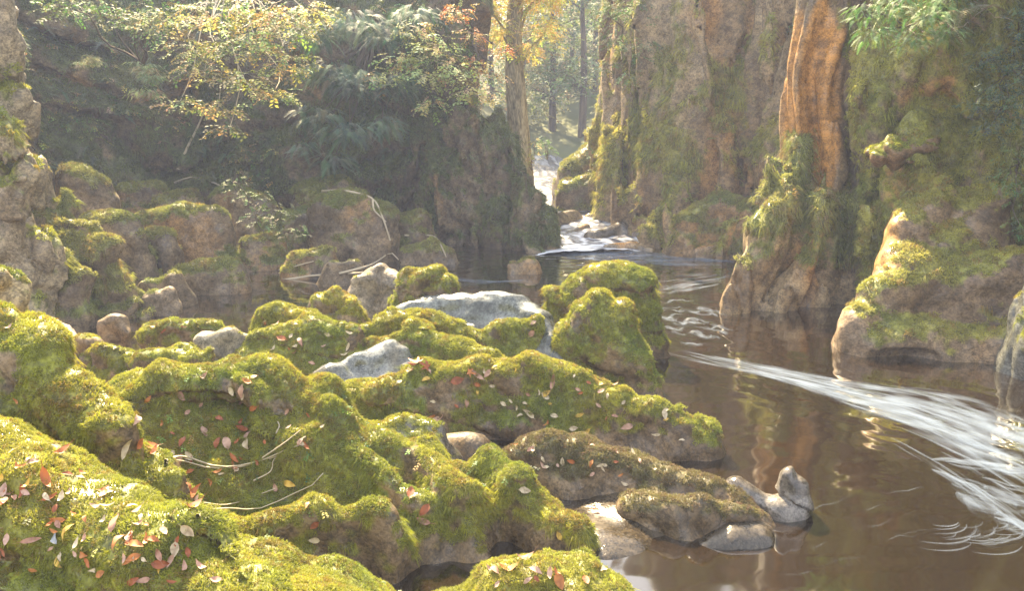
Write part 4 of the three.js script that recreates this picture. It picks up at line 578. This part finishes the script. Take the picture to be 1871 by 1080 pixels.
// leaves one can make out singly
for (const [x, y, k, l, o] of [[60, 985, 'pink', .1], [110, 830, 'orange', .12], [85, 880, 'orange', .12], [125, 905, 'pink', .1], [180, 930, 'pink', .11], [215, 960, 'pink', .1], [110, 985, 'grey', .09], [60, 1050, 'orange', .08], [170, 1025, 'orange', .09], [230, 1020, 'pink', .08], [265, 1060, 'pink', .1], [310, 1020, 'pink', .09], [345, 965, 'cream', .13], [370, 1040, 'pink', .09], [395, 1065, 'pink', .09], [300, 975, 'pink', .1], [320, 990, 'orange', .1], [20, 985, 'pink', .11], [10, 1000, 'orange', .1], [150, 870, 'orange', .1], [140, 945, 'orange', .1], [30, 830, 'cream', .1], [60, 850, 'pink', .1], [250, 940, 'pink', .08], [200, 905, 'pink', .09], [270, 990, 'orange', .1], [290, 1010, 'pink', .07], [160, 985, 'pink', .08], [245, 770, 'pink', .1], [228, 818, 'cream', .13], [250, 810, 'orange', .12], [270, 818, 'orange', .13], [280, 830, 'orange', .1], [372, 792, 'pink', .11], [445, 715, 'pink', .12], [452, 698, 'orange', .12], [465, 692, 'pink', .08], [330, 725, 'pink', .11], [370, 690, 'pink', .1], [465, 745, 'orange', .09], [440, 785, 'orange', .1], [400, 810, 'orange', .12], [415, 810, 'pink', .1], [455, 812, 'cream', .1], [425, 840, 'orange', .1], [440, 840, 'orange', .08], [400, 862, 'orange', .1], [550, 808, 'pink', .09], [560, 815, 'orange', .09], [350, 900, 'orange', .11], [350, 930, 'orange', .12], [505, 895, 'pink', .09], [530, 885, 'yellow', .09], [535, 640, 'orange', .16], [515, 620, 'orange', .14], [550, 625, 'pink', .12], [498, 640, 'cream', .11], [570, 665, 'pink', .11], [600, 610, 'cream', .09], [780, 672, 'orange', .26, { lobed: 1 }], [765, 665, 'orange', .22, { lobed: 1 }], [855, 680, 'orange', .2, { lobed: 1 }], [870, 685, 'pink', .16], [890, 682, 'pink', .1], [835, 695, 'orange', .14], [780, 695, 'yellow', .12], [900, 705, 'cream', .08], [935, 735, 'cream', .11], [920, 738, 'cream', .12], [960, 738, 'cream', .08], [968, 755, 'cream', .14], [945, 745, 'cream', .07], [852, 737, 'pink', .1], [800, 765, 'pink', .14], [790, 760, 'orange', .12], [1010, 697, 'pink', .13], [1120, 706, 'cream', .1], [1058, 758, 'yellow', .08], [1012, 760, 'cream', .09], [1110, 725, 'cream', .1], [1145, 780, 'pink', .11], [1095, 850, 'cream', .09], [1028, 843, 'cream', .06], [1044, 842, 'orange', .08], [1100, 855, 'cream', .08], [1125, 845, 'orange', .06], [1140, 885, 'cream', .09], [970, 822, 'pink', .1], [975, 820, 'cream', .08], [1090, 935, 'orange', .07], [1018, 977, 'yellow', .08], [780, 892, 'cream', .09], [750, 902, 'orange', .13], [775, 932, 'orange', .12], [773, 952, 'pink', .09], [958, 897, 'cream', .1], [960, 1022, 'pink', .08], [980, 1045, 'pink', .09], [1020, 1062, 'orange', .1], [930, 1040, 'orange', .09], [905, 1045, 'pink', .09], [575, 985, 'cream', .1], [1000, 775, 'orange', .07], [975, 590, 'pink', .14], [970, 610, 'pink', .12], [285, 597, 'orange', .13], [300, 605, 'orange', .1], [336, 598, 'orange', .1], [575, 958, 'orange', .09], [562, 925, 'orange', .1], [35, 735, 'orange', .08], [20, 600, 'pink', .06], [1075, 700, 'orange', .08], [1200, 795, 'cream', .08], [1215, 750, 'cream', .08], [1245, 805, 'cream', .07]]) lay(x, y, k, l, o);
const inPoly = (x, y, q) => { let c = false; for (let i = 0, j = q.length - 1; i < q.length; j = i++) if ((q[i][1] > y) !== (q[j][1] > y) && x < (q[j][0] - q[i][0]) * (y - q[i][1]) / (q[j][1] - q[i][1]) + q[i][0]) c = !c; return c; };
function strew(q, n, kinds, l0, l1) { const xs = q.map(p => p[0]), ys = q.map(p => p[1]); for (let i = 0, t = 0; i < n && t < n * 20; t++) { const x = rr(Math.min(...xs), Math.max(...xs)), y = rr(Math.min(...ys), Math.max(...ys)); if (inPoly(x, y, q)) { lay(x, y, pick(kinds), rr(l0, l1)); i++; } } }
strew([[0, 800], [120, 860], [330, 980], [430, 1060], [420, 1080], [250, 1060], [0, 1010]], 60, ['pink', 'orange', 'orange', 'orange', 'cream', 'pink', 'yellow'], .05, .09);
strew([[230, 720], [540, 690], [600, 800], [560, 880], [350, 940], [330, 850]], 34, ['pink', 'orange', 'orange', 'cream'], .05, .09);
strew([[720, 670], [1000, 650], [1280, 780], [1200, 800], [900, 780], [720, 720]], 34, ['cream', 'cream', 'orange', 'pink', 'yellow'], .06, .1);
strew([[940, 810], [1180, 820], [1220, 880], [1000, 880]], 14, ['cream', 'orange', 'pink'], .05, .08);
strew([[460, 570], [650, 580], [640, 660], [480, 640]], 12, ['cream', 'orange', 'pink'], .06, .1);
strew([[850, 1040], [1100, 1020], [1120, 1075], [820, 1078]], 8, ['pink', 'cream', 'orange'], .05, .08);
function twig(label, pts, r0, r1, grp, kind = 'twig') {
  const q = pts.map(([x, y, up = 0]) => { const s = drop(x, y, 22); return s ? s.p.clone().addScaledVector(s.n, .02 + up) : null; }).filter(Boolean); if (q.length < 2) return;
  const b = q[0].clone(), c = new THREE.CatmullRomCurve3(q.map(p => p.clone().sub(b))), seg = 24, g = new THREE.TubeGeometry(c, seg, 1, 6), p = g.attributes.position;
  for (let i = 0; i <= seg; i++) { const o = c.getPointAt(i / seg), r = lerp(r0, r1, i / seg) * (1 + .25 * N3(i * .9, r0 * 999, 2)); for (let j = 0; j <= 6; j++) { const k = i * 7 + j; p.setXYZ(k, o.x + (p.getX(k) - o.x) * r, o.y + (p.getY(k) - o.y) * r, o.z + (p.getZ(k) - o.z) * r); } }
  g.computeVertexNormals(); const m = new THREE.Mesh(g, M.twig); m.name = numbered(kind); m.position.copy(b); tag(m, label, kind, grp); scene.add(shade(m)); tris += seg * 12;
}
twig('long pale bowed twig across the terrace of the mossy outcrop', [[300, 848], [350, 838], [400, 855], [450, 850], [510, 830], [560, 800]], .009, .004);
twig('second bowed twig lying under the long pale one', [[302, 855], [345, 845], [390, 858], [440, 856], [500, 838], [545, 815]], .007, .003);
twig('thin twig ending at a green sprig on the outcrop', [[480, 838], [520, 812], [550, 790]], .005, .003);
twig('pale twig crossing below the bowed twigs towards a pink leaf', [[335, 913], [375, 925], [430, 920], [505, 895]], .006, .003);
twig('longest straight twig reaching over the brow of the outcrop', [[355, 950], [415, 935], [480, 930], [540, 905], [580, 885], [590, 870]], .007, .003);
twig('short hooked twig on the terrace above the straight twig', [[466, 880], [495, 862], [498, 845], [508, 838]], .005, .003);
twig('forked twiglet standing among the leaves of the terrace', [[506, 795], [510, 780], [507, 772]], .005, .003);

for (const [label, pts, r] of [
  ['pale root looping down the crest of the large dark boulder', [[590, 350], [640, 352], [680, 365], [700, 400], [712, 440]], .03],
  ['forked root below the large dark boulder rim', [[680, 365], [684, 385], [705, 405]], .02],
  ['long bleached root lying along the pool edge', [[470, 500], [520, 512], [570, 505], [640, 500], [690, 498]], .022],
  ['thin root rising from the pool edge to the rooted bank', [[500, 505], [540, 488], [575, 478]], .016],
  ['root dangling down the foot of the dark spur', [[740, 430], [780, 430], [805, 450], [815, 470]], .022],
  ['rope-like root climbing the dark cliff below the sunlit shrub', [[325, 310], [345, 265], [360, 235], [375, 200]], .035],
  ['root draped over the notched boulder', [[320, 335], [350, 325], [390, 335], [410, 370]], .025],
  ['bleached root on the pale stone by the knob', [[620, 500], [660, 490], [700, 470], [712, 462], [730, 475]], .02]])
  twig(label, pts, r, r * .5, 'roots on the shaded bank', 'root');
console.log('triangles', tris, 'copies', copies);
renderer.render(scene, camera);
